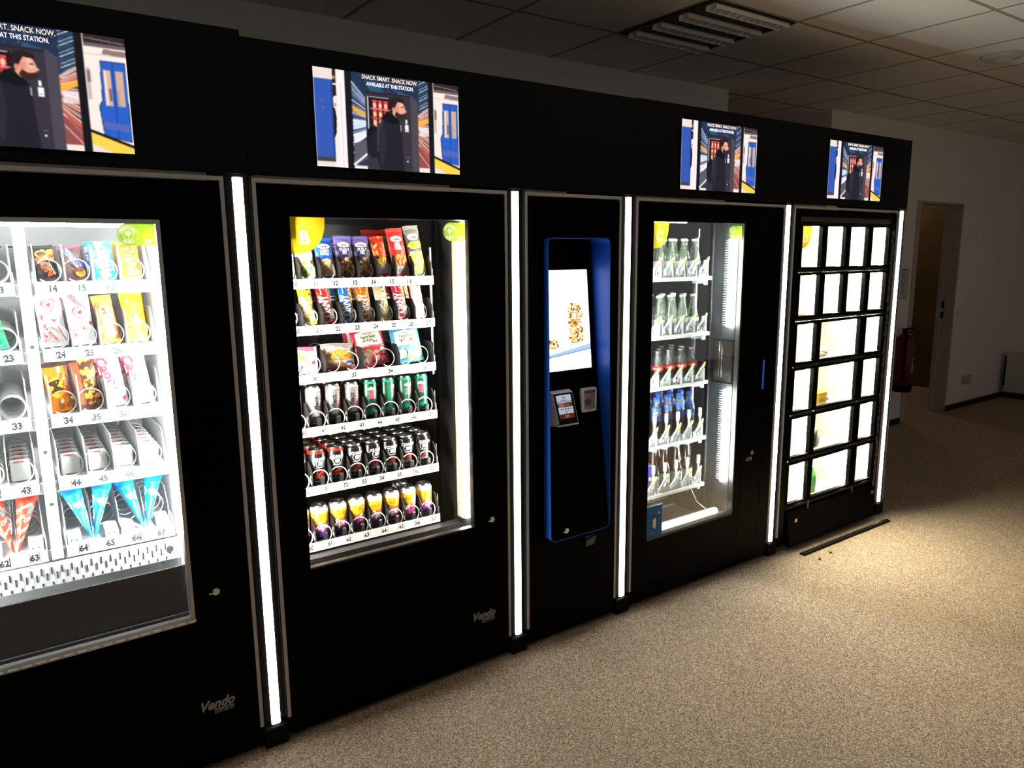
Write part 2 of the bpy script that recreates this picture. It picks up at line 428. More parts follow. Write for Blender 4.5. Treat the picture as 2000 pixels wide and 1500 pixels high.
struct(B(7.062, RX, WY-.012, WY, 0, .055).build('baseboard_back', BASEB))
struct(B(4.80, 6.19, WY-.012, WY, 0, .055).build('baseboard_door', BASEB))
struct(B(RX-.012, RX, -5, WY-.012, 0, .055).build('baseboard_right', BASEB))
# door opening lining and the brown door further back
struct(MB().box(6.20, 6.262, WY-.012, WY+.147, 0, 2.03, .004).box(7.055, 7.075, WY-.008, WY+.147, 0, 2.03, .004).box(6.262, 7.055, WY-.008, WY+.147, 2.012, 2.03, .004).box(7.030, 7.055, WY+.10, WY+.147, 0, 2.012, .003).build('trim_1', FRAMEW))
struct(B(7.030, 7.055, WY+.085, WY+.1, 1.03, 1.10).box(7.030, 7.055, WY+.085, WY+.1, .93, .99).build('trim_2', RUBBER))
dr = thing('door_1', None, None, (RX-.2, 1.9, 0)); struct(dr)
B(RX-.2, RX-.152, 1.42, 2.35, .02, 2.2, .004).build('door_leaf', DOORW, dr)
B(RX-.215, RX-.152, 1.36, 1.42, 0, 2.26, .004).box(RX-.215, RX-.152, 2.35, 2.41, 0, 2.26, .004).box(RX-.215, RX-.152, 1.42, 2.35, 2.2, 2.26, .004).build('door_frame', FRAMEW, dr)
B(RX-.24, RX-.152, 1.42, 2.35, 0, .018).build('light_leak_strip', mat('pale_light_leak', (.75, .65, .55), .4), dr)  # pale strip stands in for light leaking under the door
MB().cyl((RX-.2, 2.27, 1.03), (RX-.25, 2.27, 1.03), .01).cyl((RX-.25, 2.27, 1.03), (RX-.25, 2.15, 1.03), .01).build('door_handle', STEEL, dr)

# ceiling luminaire (switched off, four louvred troughs)
LX0, LX1, LY0, LY1 = 2.07, 2.655, .048, .628
cl = thing('ceiling_light', 'square recessed louvre ceiling light, switched off, above the third and fourth screens', 'ceiling light', ((LX0+LX1)/2, (LY0+LY1)/2, CEIL))
B(LX0, LX1, LY0, LY1, CEIL-.004, CEIL-.001).build('housing', mat('louvre_black', (.012, .012, .012), .5), cl)
MB().box(LX0, LX1, LY0, LY0+.012, CEIL-.009, CEIL-.001).box(LX0, LX1, LY1-.012, LY1, CEIL-.009, CEIL-.001).box(LX0, LX0+.012, LY0+.012, LY1-.012, CEIL-.009, CEIL-.001).box(LX1-.012, LX1, LY0+.012, LY1-.012, CEIL-.009, CEIL-.001).build('rim', mat('louvre_rim', (.03, .03, .03), .4, .5), cl)
LOUV = mat('louvre_aluminium', (.97, .95, .92), .4, 0)
for k, yy in enumerate((.088, .245, .410, .572)):
    b = MB(); x0, x1 = LX0+.03, LX1-.03; hw = .027
    for s_ in (-1, 1):
        b.prism([(yy+s_*hw, CEIL-.006), (yy+s_*(hw+.004), CEIL-.012), (yy+s_*(hw+.002), CEIL-.028), (yy+s_*(hw-.008), CEIL-.006)], x0, x1, 'x')
    b.box(x0, x1, yy-hw, yy+hw, CEIL-.008, CEIL-.005)
    for i in range(11):
        xc = x0+(x1-x0)*(i+.5)/11
        b.prism([(xc-.003, CEIL-.008), (xc+.003, CEIL-.008), (xc+.011, CEIL-.026), (xc-.011, CEIL-.026)], yy-hw, yy+hw, 'y')
    b.build('louvre', LOUV, cl)
sm = thing('smoke_detector', 'round white detector on the ceiling tiles', 'smoke detector', (4.18, -.235, CEIL))
SMW = mat('detector_white', (.50, .47, .47), .5)
MB().lathe([(0, CEIL-.028), (.06, CEIL-.027), (.098, CEIL-.017), (.112, CEIL-.002), (.11, CEIL)], (4.18, -.235, 0), 40).build('base', SMW, sm)
MB().lathe([(0, CEIL-.042), (.036, CEIL-.041), (.046, CEIL-.034), (.048, CEIL-.027)], (4.18, -.235, 0), 32).build('sensor_cap', SMW, sm)
# lamp in the passage behind the doorway: lights the brown door and throws the wedge on the carpet
ld = bpy.data.lights.new('passage_lamp', 'AREA'); ld.shape = 'DISK'; ld.size = .22; ld.energy = 3.4; ld.color = (1, .80, .55)
lo = bpy.data.objects.new('passage_lamp', ld); COL.objects.link(lo); lo.location = (7.55, 2.45, 2.62)
# things on the far wall
no = thing('notice', 'small framed white notice between the doorway and the machine row', 'notice', (6.01, WY, 1.17))
B(5.90, 6.115, WY-.018, WY-.001, 1.165, 1.425, .002).build('frame', mat('notice_frame', (.05, .045, .045), .4), no)
c = Cv(40, 50, 'cfcac4'); 
for i in range(12): c.rect(.12, .88-i*.065, .86-(i % 3)*.1, .905-i*.065, '8b8680')
sheet('paper', c, 5.908, 6.107, 1.173, 1.417, WY-.019, PAPER, no)
sw = thing('light_switch', 'small square light switch on the wall beside the doorway', 'light switch', (7.17, WY, .99))
B(7.13, 7.215, WY-.012, WY-.0005, .95, 1.035, .003).build('plate', GREYP, sw); B(7.142, 7.203, WY-.017, WY-.012, .962, 1.023, .002).build('rocker', GREYP, sw)
so = thing('wall_socket', 'double wall socket low on the wall between doorway and radiator', 'socket', (7.48, WY, .27))
SOCK = mat('socket_white', (.52, .49, .46), .5)
B(7.385, 7.575, WY-.012, WY-.0005, .235, .325, .003).build('plate', SOCK, so)
for xx in (7.432, 7.528): MB().cyl((xx, WY-.016, .28), (xx, WY-.012, .28), .025, 20).build('socket_insert', SOCK, so)
ra = thing('radiator', 'flat white panel radiator on the far side wall', 'radiator', (RX-.06, .4, .04))
RAD = mat('radiator_white', (.60, .58, .58), .45)
B(RX-.10, RX-.045, -.35, 1.12, .075, .50, .006).build('panel', RAD, ra)
b = MB()
for i in range(60): b.box(RX-.095, RX-.05, -.34+i*.024, -.33+i*.024, .5, .505)
b.build('top_grille', RAD, ra)
for yb_ in (-.2, .95): B(RX-.045, RX-.001, yb_, yb_+.03, .15, .42).build('bracket', RUBBER, ra)
MB().cyl((RX-.07, 1.135, .14), (RX-.07, 1.135, .46), .012).cyl((RX-.07, 1.12, .16), (RX-.07, 1.145, .16), .012).build('valve_pipe', RUBBER, ra)
fe = thing('fire_extinguisher', 'dark red fire extinguisher hung on the wall beside the doorway', 'fire extinguisher', (5.99, 1.085, .33))
REDF = mat('extinguisher_red', (.10, .006, .005), .4)
MB().lathe([(0, .36), (.07, .362), (.085, .38), (.085, .78), (.075, .82), (.04, .85), (.028, .86), (.0, .86)], (5.99, 1.085, 0), 28).build('cylinder', REDF, fe)
MB().lathe([(.055, .34), (.084, .345), (.088, .40), (.088, .41)], (5.99, 1.085, 0), 28).build('foot_ring', RUBBER, fe)
MB().cyl((5.99, 1.085, .855), (5.99, 1.085, .9), .022).box(5.95, 6.13, 1.07, 1.10, .895, .91, .004).box(5.97, 6.10, 1.075, 1.095, .865, .878, .004).build('valve_handle', RUBBER, fe)
MB().tube([(5.97, 1.06, .88), (5.91, 1.03, .86), (5.885, 1.02, .75), (5.89, 1.02, .55), (5.90, 1.02, .45)], .011, 8).build('hose', RUBBER, fe)
c = Cv(24, 30, 'b8b4ac'); c.rect(.1, .62, .9, .9, '7a3a30'); [c.rect(.15, .1+i*.12, .8, .15+i*.12, '6d6a66') for i in range(4)]
fn = lambda U, V: (5.99+.0862*np.sin((U-.5)*1.0+.35)-5.99, 1.085-.0862*np.cos((U-.5)*1.0+.35)-1.085, .52+.13*V-.33)
link('label_sheet', grid_mesh('label_sheet', c, fn, PAPER), fe)

# ------------------------------------------------------------------ machines: shells
MD = .85   # depth
def cabinet(root, x0, x1, wx0, wx1, wz0, wz1, depth=MD, zt=1.80, front=FRONT, jamb=None, jd=.05, body=BLACK):
    MB().box(x0, x0+.02, .012, depth, .02, zt).box(x1-.02, x1, .012, depth, .02, zt).box(x0+.02, x1-.02, depth-.02, depth, .02, zt).box(x0+.02, x1-.02, .03, depth-.02, zt-.02, zt).box(x0+.02, x1-.02, .03, depth-.02, .02, .05).build('cabinet_body', body, root)
    MB().box(x0+.013, wx0, 0, .03, .09, zt-.008).box(wx1, x1-.013, 0, .03, .09, zt-.008).box(wx0, wx1, 0, .03, wz1, zt-.008).box(wx0, wx1, 0, .03, .09, wz0).box(x0+.013, x1-.013, .003, .03, .02, .0895).build('front_panel', front, root)
    B(x0+.03, x1-.03, .03, depth-.03, 0, .045).build('plinth', RUBBER, root)
def trim(root, x0, x1, zt=1.812, zb=.085):
    B(x0, x0+.011, -.0005, .012, zb, zt-.012).build('side_trim', TRIM, root); B(x1-.011, x1, -.0005, .012, zb, zt-.012).build('side_trim', TRIM, root)
    MB().box(x0, x1, -.0005, .012, zt-.012, zt).build('top_trim', TRIM, root)
def lock(root, x, z, y=0, key=True):
    b = MB().cyl((x, y-.014, z), (x, y, z), .011, 16).cyl((x, y-.017, z), (x, y-.014, z), .008, 16)
    l = b.build('lock', CHROME, root)
    if key: MB().lathe([(0, y-.030), (.006, y-.030), (.0065, y-.018), (0, y-.018)], (x-.017, 0, z+.002), 12, 'y').box(x-.022, x-.004, y-.022, y-.018, z-.002, z+.002).build('lock_knob', CHROME, root)
def badge(root, x, z):
    b = textobj('badge', 'Vendo', x, -.0022, z, .03, BADGE, root, .03, .35, .92, .002)
    B(x-.012, x+.045, -.0022, 0, z-.033, z-.019).build('badge_bar', BADGE, root)
    textobj('badge_text', 'SANDEN', x+.016, -.0032, z-.0265, .009, BLACK, root, .02)
def letter_sticker(root, x, z, wd, ht, ch, y, film=None):
    cv = Cv(72, 74, 'fcd428', wd/ht); cv.text(ch, .40, .46, .36, 'fffbe0', 0, .03); cv.ell(.36, .84, .05, .05, 'fff2a0'); cv.rect(.2, .735, .66, .745, 'fff2a0'); off = wloc(root); W, H = cv.w, cv.h
    # quarter sheet: straight top and left edges, rounded lower right corner
    def fn(U, V):
        t = np.clip((1-V), 0, 1); xm = np.clip(1-t**2.5, .0, 1)**.4; return x+wd*np.minimum(U, np.maximum(xm, .02))-off[0], y-.0006+0*U-off[1], z-ht*(1-V)-off[2]
    me = grid_mesh('letter_sticker', cv, fn, film or FILMY, None, False); link('letter_sticker', me, root)
def stamp_sticker(root, x0, x1, z0, z1, y, m=None, ndet=1):
    cv = Cv(128*ndet, 78*ndet, 'a4cc30', (x1-x0)/(z1-z0)); A = cv.asp
    cv.ell(.29, .5, .42/A, .42, 'd9efb0', 1, 0, .05); cv.ell(.29, .5, .24/A, .24, 'd9efb0', 1, 0, .1)
    cv.arc('CARBON NEUTRAL', .29, .5, .33, .11, 'eaf7cf', PI*.93, PI*.07); cv.arc('PROJECT', .29, .5, .33, .11, 'eaf7cf', PI*1.28, PI*1.72, True)
    cv.line([(.29, .3), (.29, .5)], .03, 'eaf7cf')
    for a in (-.9, -.35, .35, .9, 0):
        ex, ey = .29+math.sin(a)*.15/A, .46+math.cos(a)*.15; cv.line([(.29, .38), (ex, ey)], .012, 'eaf7cf'); cv.ell(ex, ey, .03/A, .055, 'eaf7cf', 1, -a)
        cv.ell(.29+math.sin(a)*.08/A-.015, .47+math.cos(a)*.02, .02/A, .04, 'eaf7cf', 1, -a)
    cv.text('Sustainable', .79, .24, .07, 'eaf7cf'); cv.text('Project', .79, .14, .07, 'eaf7cf')
    h = z1-z0; off = wloc(root)
    # stadium outline on the left, rounded corners on the right
    def fn(U, V):
        zz = (V-.5)*2; xl = x0+h/2*(1-np.sqrt(np.clip(1-zz**2*.98, 0, 1)))*1.0; r = np.clip((np.abs(zz)-.8)/.2, 0, 1); xr = x1-.1*h*(1-np.sqrt(1-r**2))
        # remap so that the print stays undistorted
        X = np.clip(x0+(x1-x0)*U, xl, xr); return X-off[0], y+0*U-off[1], z0+h*V-off[2]
    me = grid_mesh('stamp_sticker', cv, fn, m or FILM, None, False)
    return link('stamp_sticker', me, root)
def ring_pts(r, turns, pitch, n=28, a0=PI, y0=0, flat=1):
    return [(r*math.cos(a0+2*PI*i/n), y0+pitch*i/n, r*math.sin(a0+2*PI*i/n)) for i in range(int(n*turns)+1)]
def coil_mesh(name, m, r=.031, turns=7, pitch=.055, wr=.0018, a0=-PI*.75, n=28, seg=5):
    return MB().tube(ring_pts(r, turns, pitch, n, a0), wr, seg).mesh(name, m)

# tray with rail, labels, dividers and coils; every sub-part is its own object
def tray(root, x0, x1, yf, yb, z, nums, lanes, pitch, mats, coil=None, coil_xs=None, coil_dz=.0, div_h=.095, div_style=0, rail_h=.032, div_every=1, rest=False, coil_y=.012, numcol='2a2826', texth=.55, div_y0=.004):
    """z = centre of the front rail; returns the height of the tray floor"""
    mt, mr, md = mats; zf = z+rail_h/2-.004
    t = MB().box(x0, x1, yf, yb, zf-.003, zf).box(x0, x1, yf, yf+.003, z-rail_h/2, zf).box(x0, x0+.003, yf+.003, yb, zf, zf+.03).box(x1-.003, x1, yf+.003, yb, zf, zf+.03).build('tray', mt, root)
    L = x1-x0; cv = Cv(int(L*700), 24, mr, L/rail_h)
    cv.rect(0, .93, 1, 1, 'ffffff'); cv.rect(0, .0, 1, .1, 'ffffff'); cv.rect(0, .56, 1, .6, 'b9b1a6'); cv.rect(0, .22, 1, .25, 'b9b1a6')
    for n_, xx in nums:
        u = (xx-x0)/L; cv.rect(u-.012/L, .12, u+.013/L, .9, 'e9e9e9'); cv.rect(u-.012/L, .12, u-.0105/L, .9, numcol); cv.rect(u+.0115/L, .12, u+.013/L, .9, numcol)
        cv.text(n_, u, .5, texth*.82, numcol, 0, .05, 0, .85)
    sheet('price_rail', cv, x0, x1, z-rail_h/2, z+rail_h/2, yf-.0025, PAPER, t)
    off = wloc(t)
    if div_style == 0: pts = [(yf+.004, zf), (yf+.004, zf+div_h*.62), (yf+.03, zf+div_h), (yb-.02, zf+div_h), (yb-.02, zf)]
    else: pts = [(yf+div_y0, zf), (yf+div_y0, zf+div_h*.5), (yf+div_y0+.046, zf+div_h), (yb-.02, zf+div_h), (yb-.02, zf)]
    dm = MB().prism([(p[0], p[1]) for p in pts], -.0012, .0012, 'x').mesh('divider', md)
    k = 0
    for i in range(0, lanes+1, div_every):
        d = link('divider', dm, t); d.location = Vector((min(max(x0+.0045+i*pitch, x0+.0045), x1-.0045), 0, 0))-off
    if coil:
        for i, xx in enumerate(coil_xs):
            cm = coil[i % len(coil)] if isinstance(coil, (list, tuple)) else coil
            if cm is None: continue
            o = link('coil', cm, t); o.location = Vector((xx, yf+coil_y, zf+coil_dz))-off
    if rest:
        rm = MB().prism([(-.001, 0), (-.001, .026), (.004, .030), (.010, .028), (.0125, .022), (.0125, .0), (.010, 0), (.010, .020), (.007, .025), (.003, .025), (.0015, .020), (.0015, 0)], -.003, .008, 'x').mesh('can_stop', TRAYB)
        for i in range(lanes):
            o = link('can_stop', rm, t); o.location = Vector((x0+pitch*(i+.58), yf+.006, zf))-off
    return zf

# ---- light posts between the machines
POSTX = [(.003, -.036, .043), (.983, .943, 1.023), (1.550, 1.506, 1.588), (2.627, 2.591, 2.665), (3.697, 3.655, 3.735)]
desc = ['between the ice cream machine and the snack machine', 'between the snack machine and the payment kiosk', 'between the payment kiosk and the bottle machine', 'between the bottle machine and the locker machine', 'at the right end of the machine row']
for (xc, a, b_), d in zip(POSTX, desc):
    p = thing('light_post', 'white light tube post '+d, 'light post', (xc, .03, 0), 'light posts between the machines')
    MB().box(a+.001, b_-.001, .013, .05, .085, 1.82).box(a+.001, a+.004, .001, .013, .085, 1.82).box(b_-.004, b_-.001, .001, .013, .085, 1.82).build('channel', CHAN, p)
    xc += .003; pr = [(xc-.0145, .013), (xc-.0135, .008), (xc-.009, .005), (xc, .004), (xc+.009, .005), (xc+.0135, .008), (xc+.0145, .013)]
    MB().prism(pr, .075, 1.812, 'z').build('light_tube', LEDP, p)
    MB().box(a+.002, b_-.002, -.004, .06, 0, .068, .003).build('foot', RUBBER, p)
    for zz in [.2+.24*i for i in range(7)]:
        MB().cyl((a+.010, .0105, zz), (a+.010, .0128, zz), .0035, 8).build('screw', RUBBER, p)
# ---- header panels and screens
HX = [(-.98, .036, 2.212), (.037, .970, 2.196), (.971, 1.580, 2.196), (1.581, 2.676, 2.199), (2.677, 3.732, 2.199)]
hd = ['above the ice cream machine', 'above the snack machine', 'without a screen, above the payment kiosk', 'above the bottle machine', 'above the locker machine']
for (a, b_, zt), d in zip(HX, hd):
    h = thing('header_panel', 'wide black header panel '+d, 'panel', ((a+b_)/2, .2, 1.822), 'black header panels')
    B(a, b_, 0, .02, 1.822, zt).build('fascia', HEAD, h)
    B(a, b_, .02, .42, zt-.02, zt).box(a, a+.02, .02, .42, 1.822, zt-.02).box(b_-.02, b_, .02, .42, 1.822, zt-.02).build('back_box', HEAD, h)
def station_print():
    c = Cv(384, 220, '0d0f16', .5034/.286)
    # left: blue train door, cream head, white column
    c.rect(0, 0, .125, 1, 'e9dcd4'); c.rect(.003, .1, .12, .893, '3557b0'); c.rect(.108, .1, .12, .893, '27438f'); c.rect(.003, .055, .12, .10, '453f4c')
    c.ell(.05, .68, .003, .006, 'b8c8f0'); c.ell(.055, .6, .003, .006, 'b8c8f0')
    c.rect(.12, 0, .16, 1, 'f1e6df'); c.poly([(.121, 1), (.14, 1), (.142, .74), (.121, .72)], '2a1e20'); c.rect(.121, .9, .142, .93, 'b07a62'); c.rect(.121, .84, .142, .86, 'f4f0f2')
    c.poly([(.118, .62), (.13, .60), (.137, .5), (.132, .35), (.118, .3)], '16151d'); c.ell(.131, .64, .008, .02, 'd99a58')
    c.rect(.15, 0, .197, 1, 'fbeef0'); c.rect(.168, 0, .173, .86, 'c2a5a6'); c.rect(.12, .0, .16, .05, 'f6ece8'); c.rect(.197, 0, .241, 1, '15161d')
    # advert panel: city at night, light streaks
    c.rect(.241, 0, .77, 1, '2c3a55'); c.rect(.241, .78, .77, 1, '24324e')
    for i in range(60):
        g = random.Random(i); u = g.uniform(.245, .76); v = g.uniform(.76, .99); c.ell(u, v, g.uniform(.002, .008), g.uniform(.002, .006), g.choice(['8fa6c8', '5f7ba8', '46618f', 'c7d6ee']), .6)
    c.poly([(.33, .90), (.40, .92), (.46, .83), (.38, .80)], '2f5f86', .7); c.poly([(.55, .86), (.66, .82), (.66, .76), (.55, .8)], '2f6a96', .6)
    vp = (.47, .50)
    g = random.Random(5)
    colsL = ['e8f0fb', 'aebfdd', '6f84b4', 'd6e2f5', '394a70', 'f4f8ff', '8a93b5']
    for i in range(70):      # left wall streaks
        t = g.uniform(-.50, .42); c.line([(.241, vp[1]+t), (.36, vp[1]+t*.45)], g.uniform(.004, .014), g.choice(colsL), .75)
    c.poly([(.241, .655), (.34, .575), (.34, .54), (.241, .60)], 'f0a63c'); c.poly([(.241, .52), (.34, .51), (.34, .45), (.241, .40)], 'dfe9f6', .9); c.poly([(.241, .36), (.34, .42), (.34, .36), (.241, .24)], 'f6f7fb', .9)
    c.poly([(.241, .26), (.34, .32), (.34, .12), (.241, .03)], '5c5a68'); c.line([(.241, .04), (.335, .17)], .02, 'ffffff'); c.rect(.241, 0, .33, .03, 'f0e2de')
    colsR = ['f6d9c4', 'f3b183', 'f9ede4', 'e98a62', 'd66a5a', 'b84f48', 'f5c9a0']
    for i in range(80):
        t = g.uniform(-.36, .22); c.line([(.685, vp[1]+t*.5), (.77, vp[1]+t)], g.uniform(.005, .014), g.choice(colsR), .75)
    for i in range(14):      # tower facade, top right
        v = .60+i*.03; c.line([(.705, v), (.77, v+.06)], .009, ['dff3f5', '9fc4cc', '3d5566'][i % 3], .9)
    c.poly([(.69, .54), (.77, .60), (.77, .55), (.69, .49)], 'f4b13c'); c.rect(.70, .40, .77, .50, 'f3e9ee', .8)
    c.poly([(.69, .30), (.77, .20), (.77, .02), (.69, .04)], 'a2524c', .85); c.line([(.69, .22), (.77, .06)], .012, 'f0a090'); c.rect(.69, 0, .77, .05, 'f6e3d6')
    # vending machine in the advert
    c.poly([(.327, .825), (.641, .825), (.693, .775), (.693, 0), (.327, 0)], '37333c'); c.poly([(.641, .825), (.693, .775), (.693, 0), (.641, 0)], '4b4650')
    c.poly([(.327, .825), (.641, .825), (.636, .80), (.335, .80)], '2a262c')
    c.rect(.337, .16, .50, .78, '1b181d'); c.rect(.340, .17, .349, .775, 'e6e4ea'); c.rect(.355, .762, .49, .772, 'd8d4dc')
    for r_, (v0, cc) in enumerate([(.652, 'd82a36'), (.56, 'c9302c'), (.47, 'b9473a')]):
        for i in range(3):
            u = .375+i*.038; c.rect(u, v0, u+.030, v0+.085, cc); c.ell(u+.015, v0+.03, .011, .03, 'f2c89a'); c.rect(u, v0+.07, u+.03, v0+.085, 'f0596a')
        c.rect(.36, v0-.012, .50, v0-.004, 'cfc6cc')
    # man in dark hooded jacket with rucksack, seen from the side
    c.ell(.375, .30, .048, .17, '17161e'); c.ell(.365, .25, .03, .13, '201f29')
    c.poly([(.434, .53), (.50, .575), (.56, .52), (.572, .40), (.578, .2), (.585, .0), (.42, 0), (.39, .12), (.375, .38)], '22212b')
    c.poly([(.40, .45), (.45, .52), (.46, .3), (.44, .05), (.42, .05)], '2b2a36'); c.line([(.44, .52), (.405, .40), (.40, .2)], .012, '4a4854')
    c.poly([(.43, .545), (.47, .63), (.53, .60), (.565, .52), (.51, .50)], '14131a')
    c.ell(.553, .665, .048, .095, 'e9a58c'); c.poly([(.585, .70), (.613, .648), (.59, .625)], 'e9a58c'); c.poly([(.535, .70), (.56, .70), (.55, .62), (.53, .60)], 'd18a74', .7); c.poly([(.56, .73), (.585, .73), (.59, .66), (.57, .66)], 'f6c8b4', .6)
    c.poly([(.497, .60), (.492, .73), (.515, .785), (.56, .795), (.595, .77), (.597, .735), (.55, .745), (.535, .70), (.52, .64)], '2a1c1e')
    c.poly([(.525, .60), (.54, .64), (.565, .615), (.60, .625), (.601, .585), (.575, .56), (.545, .56)], '3a2422'); c.ell(.519, .655, .01, .028, 'd98a74')
    c.rect(.572, .685, .59, .695, '2a1c1e'); c.rect(.566, .43, .571, .5, 'd8d6de')
    c.rect(.601, .52, .615, .565, 'f6f6fb'); c.rect(.596, .43, .622, .508, 'f4f4fa'); c.rect(.602, .45, .616, .455, '555560'); c.rect(.604, .10, .614, .12, 'e9e9ef'); c.rect(.598, .15, .622, .155, '9a98a2')
    c.rect(.77, 0, .808, 1, '15151b')
    # right: train
    c.rect(.808, 0, 1, 1, 'f2e6de'); c.rect(.812, .92, 1, 1, '2e2527'); c.rect(.812, .9, 1, .93, '6d5e5e'); c.line([(.82, .97), (.99, .95)], .01, '8d7c7c')
    c.poly([(.90, .89), (1, .885), (1, .84), (.89, .845)], '8b7676'); c.rect(.812, .83, 1, .84, 'dcc9c2')
    c.rect(.812, .45, .828, .72, 'c7b2ac'); c.rect(.815, .60, .83, .70, '857076')
    c.poly([(.878, .79), (.992, .79), (.995, .1), (.868, .14), (.856, .4), (.872, .45)], '28366a')
    c.poly([(.882, .78), (.988, .78), (.992, .11), (.872, .145), (.862, .4), (.876, .45)], '2b5fc4'); c.rect(.93, .12, .934, .78, '1d3f8e')
    c.rect(.888, .41, .922, .715, 'dcb193'); c.rect(.942, .41, .980, .715, 'd2ab94'); c.rect(.89, .41, .902, .715, 'f0ddd0'); c.rect(.944, .41, .955, .55, 'b99a8a'); c.rect(.91, .45, .920, .56, '6a5a58')
    c.poly([(.868, .27), (.99, .25), (.99, .19), (.87, .21)], '5d68b0', .8)
    c.poly([(.808, .17), (1, .05), (1, .075), (.808, .195)], '20181c'); c.poly([(.808, .17), (1, .05), (1, 0), (.90, 0), (.808, .07)], 'f2cf52'); c.poly([(.808, .07), (.90, 0), (.808, 0)], 'ecd8d8')
    return c
scr_cv = soften(station_print(), 2); scr_me = None
SX = [(-.760, -.2575), (.2415, .7445), (1.8400, 2.3385), (2.9265, 3.4225)]
sd = ['advertising screen above the ice cream machine, man in dark jacket on it', 'advertising screen above the snack machine', 'advertising screen above the bottle machine', 'advertising screen above the locker machine at the far end']
for (a, b_), d in zip(SX, sd):
    s_ = thing('advertising_screen', d, 'screen', ((a+b_)/2, -.001, 1.8565), 'advertising screens in the header')
    B(a-.004, b_+.004, -.004, -.0003, 1.8525, 2.1465).build('bezel', RUBBER, s_)
    if scr_me is None:
        o = sheet('picture', scr_cv, a, b_, 1.8565, 2.1425, -.0046, SCR, s_); scr_me = o.data
    else: o = link('picture', scr_me, s_)
    t1 = textobj('caption', 'SNACK SMART. SNACK NOW.', a+.503*.503, -.0056, 2.1325, .0125, WARMTX, s_, .006, 0, .80, .0005)
    t2 = textobj('caption', 'AVAILABLE AT THIS STATION.', a+.503*.503, -.0056, 2.1135, .0115, WHTX, s_, .006, 0, .74, .0005)
COILB = coil_mesh('coil', WIREM, .030, 7, .055, .0019)
COILR = coil_mesh('coil', WIREM, .0325, 1.0, .006, .0020, PI*1.0)

# ================================================================== A : ice cream machine (white frost cabinet)
AX0, AX1 = -.952, -.036
A_ = thing('vending_machine', 'ice cream vending machine with bright white interior and central post', 'vending machine', ((AX0+AX1)/2, .4, 0))
wx0, wx1, wz0, wz1 = -.86, -.212, .505, 1.688
cabinet(A_, AX0, AX1, wx0, wx1, wz0, wz1); trim(A_, AX0, AX1)
MB().box(wx1-.011, wx1, -.003, .028, wz0+.012, wz1-.012).box(wx0, wx0+.011, -.003, .028, wz0+.012, wz1-.012).box(wx0, wx1, -.003, .028, wz1-.012, wz1).box(wx0, wx1, -.003, .028, wz0, wz0+.014).build('window_frame', STEEL, A_)
B(wx0+.011, wx1-.011, .006, .010, wz0+.014, wz1-.012).build('window_pane', PANE, A_)
MB().box(wx0, wx0+.01, .03, .62, .50, 1.72).box(wx1-.004, wx1+.006, .03, .62, .50, 1.72).box(wx0, wx1, .62, .63, .50, 1.72).box(wx0, wx1, .03, .62, 1.715, 1.725).box(wx0, wx1, .03, .62, .49, .5).build('liner', WHITE, A_)
b = MB()
for i in range(18): b.box(wx0+.03+i*.034, wx0+.052+i*.034, .6175, .62, 1.622, 1.626)
b.build('vent_slots', SLOTM, A_)
B(wx1-.022, wx1-.006, .032, .05, .78, 1.66).build('light_bar', LEDA, A_); B(wx0+.012, wx0+.028, .032, .05, .78, 1.66).build('light_bar', LEDA, A_)
B(wx0+.05, wx1-.03, .035, .055, 1.668, 1.676).build('light_bar', emit('cabinet_light_top', (.97, 1, .99), LED_A*.30), A_)
# centre post
po = MB().box(-.548, -.520, .118, .150, .745, 1.70, .003).build('centre_post', WHITE2, A_)
for zz in (1.352, 1.06, .91): MB().cyl((-.534, .114, zz), (-.534, .118, zz), .005, 12).cyl((-.534, .1125, zz), (-.534, .114, zz), .0025, 8).build('post_screw', STEEL, po)
AR = [1.506, 1.323, 1.136, .953, .754]
AXC = [-.474, -.405, -.335, -.265]; AXL = [-.735, -.665, -.595]
AM = (WHITE2, 'e9f2f1', WHITE)
AC = {'std': coil_mesh('coil', WIREA, .031, 8, .052, .0019), 'tight': coil_mesh('coil', WIREA, .031, 15, .022, .0017, n=24, seg=4)}
azf = []
for r_, z in enumerate(AR):
    nR = [(str((r_+1 if r_ < 4 else 6)*10+4+i), AXC[i]+.006) for i in range(4)]
    nL = [(str((r_+1 if r_ < 4 else 6)*10+1+i), AXL[i]+.006) for i in range(3)]
    dy = .15
    cm = AC['std']
    last = r_ == 4
    zf = tray(A_, -.5105, -.222, dy, .60, z, nR, 4, .0698, AM, [cm]*4, AXC, .033 if not last else .052, .105, 1, .036, div_y0=.004 if not last else .05, coil_y=.012 if not last else .075, numcol='2c3436', texth=.6)
    cl_ = AC['tight'] if r_ in (1, 2) else cm
    tray(A_, -.770, -.5565, dy, .60, z, nL, 3, .0698, AM, [cl_]*3, AXL, .033 if not last else .052, .105, 1, .036, div_y0=.004 if not last else .05, coil_y=.012 if not last else .075, numcol='2c3436', texth=.6)
    azf.append(zf)
    for xx in (-.5165, -.5515):
        b = MB().box(xx-.004, xx+.004, .152, .175, z-.022, z+.012, .002).cyl((xx, .150, z-.012), (xx, .154, z-.012), .005, 10)
        b.build('tray_latch', STEEL, A_)
# sloped plates with holes under the cones
for k_, x0 in enumerate(list(AXC)+list(AXL[1:])):
    if k_ % 2: x0 += .027
    MB().prism([(.156, azf[4]+.001), (.156, azf[4]+.022), (.22, azf[4]+.030), (.22, azf[4]+.001)], x0-.031, x0+.004, 'x').build('cone_rest', WHITE2, A_)
    MB().cyl((x0-.022, .1550, azf[4]+.012), (x0-.022, .1565, azf[4]+.012), .002, 8).cyl((x0-.008, .1550, azf[4]+.012), (x0-.008, .1565, azf[4]+.012), .002, 8).build('rest_holes', SLOTM, A_)
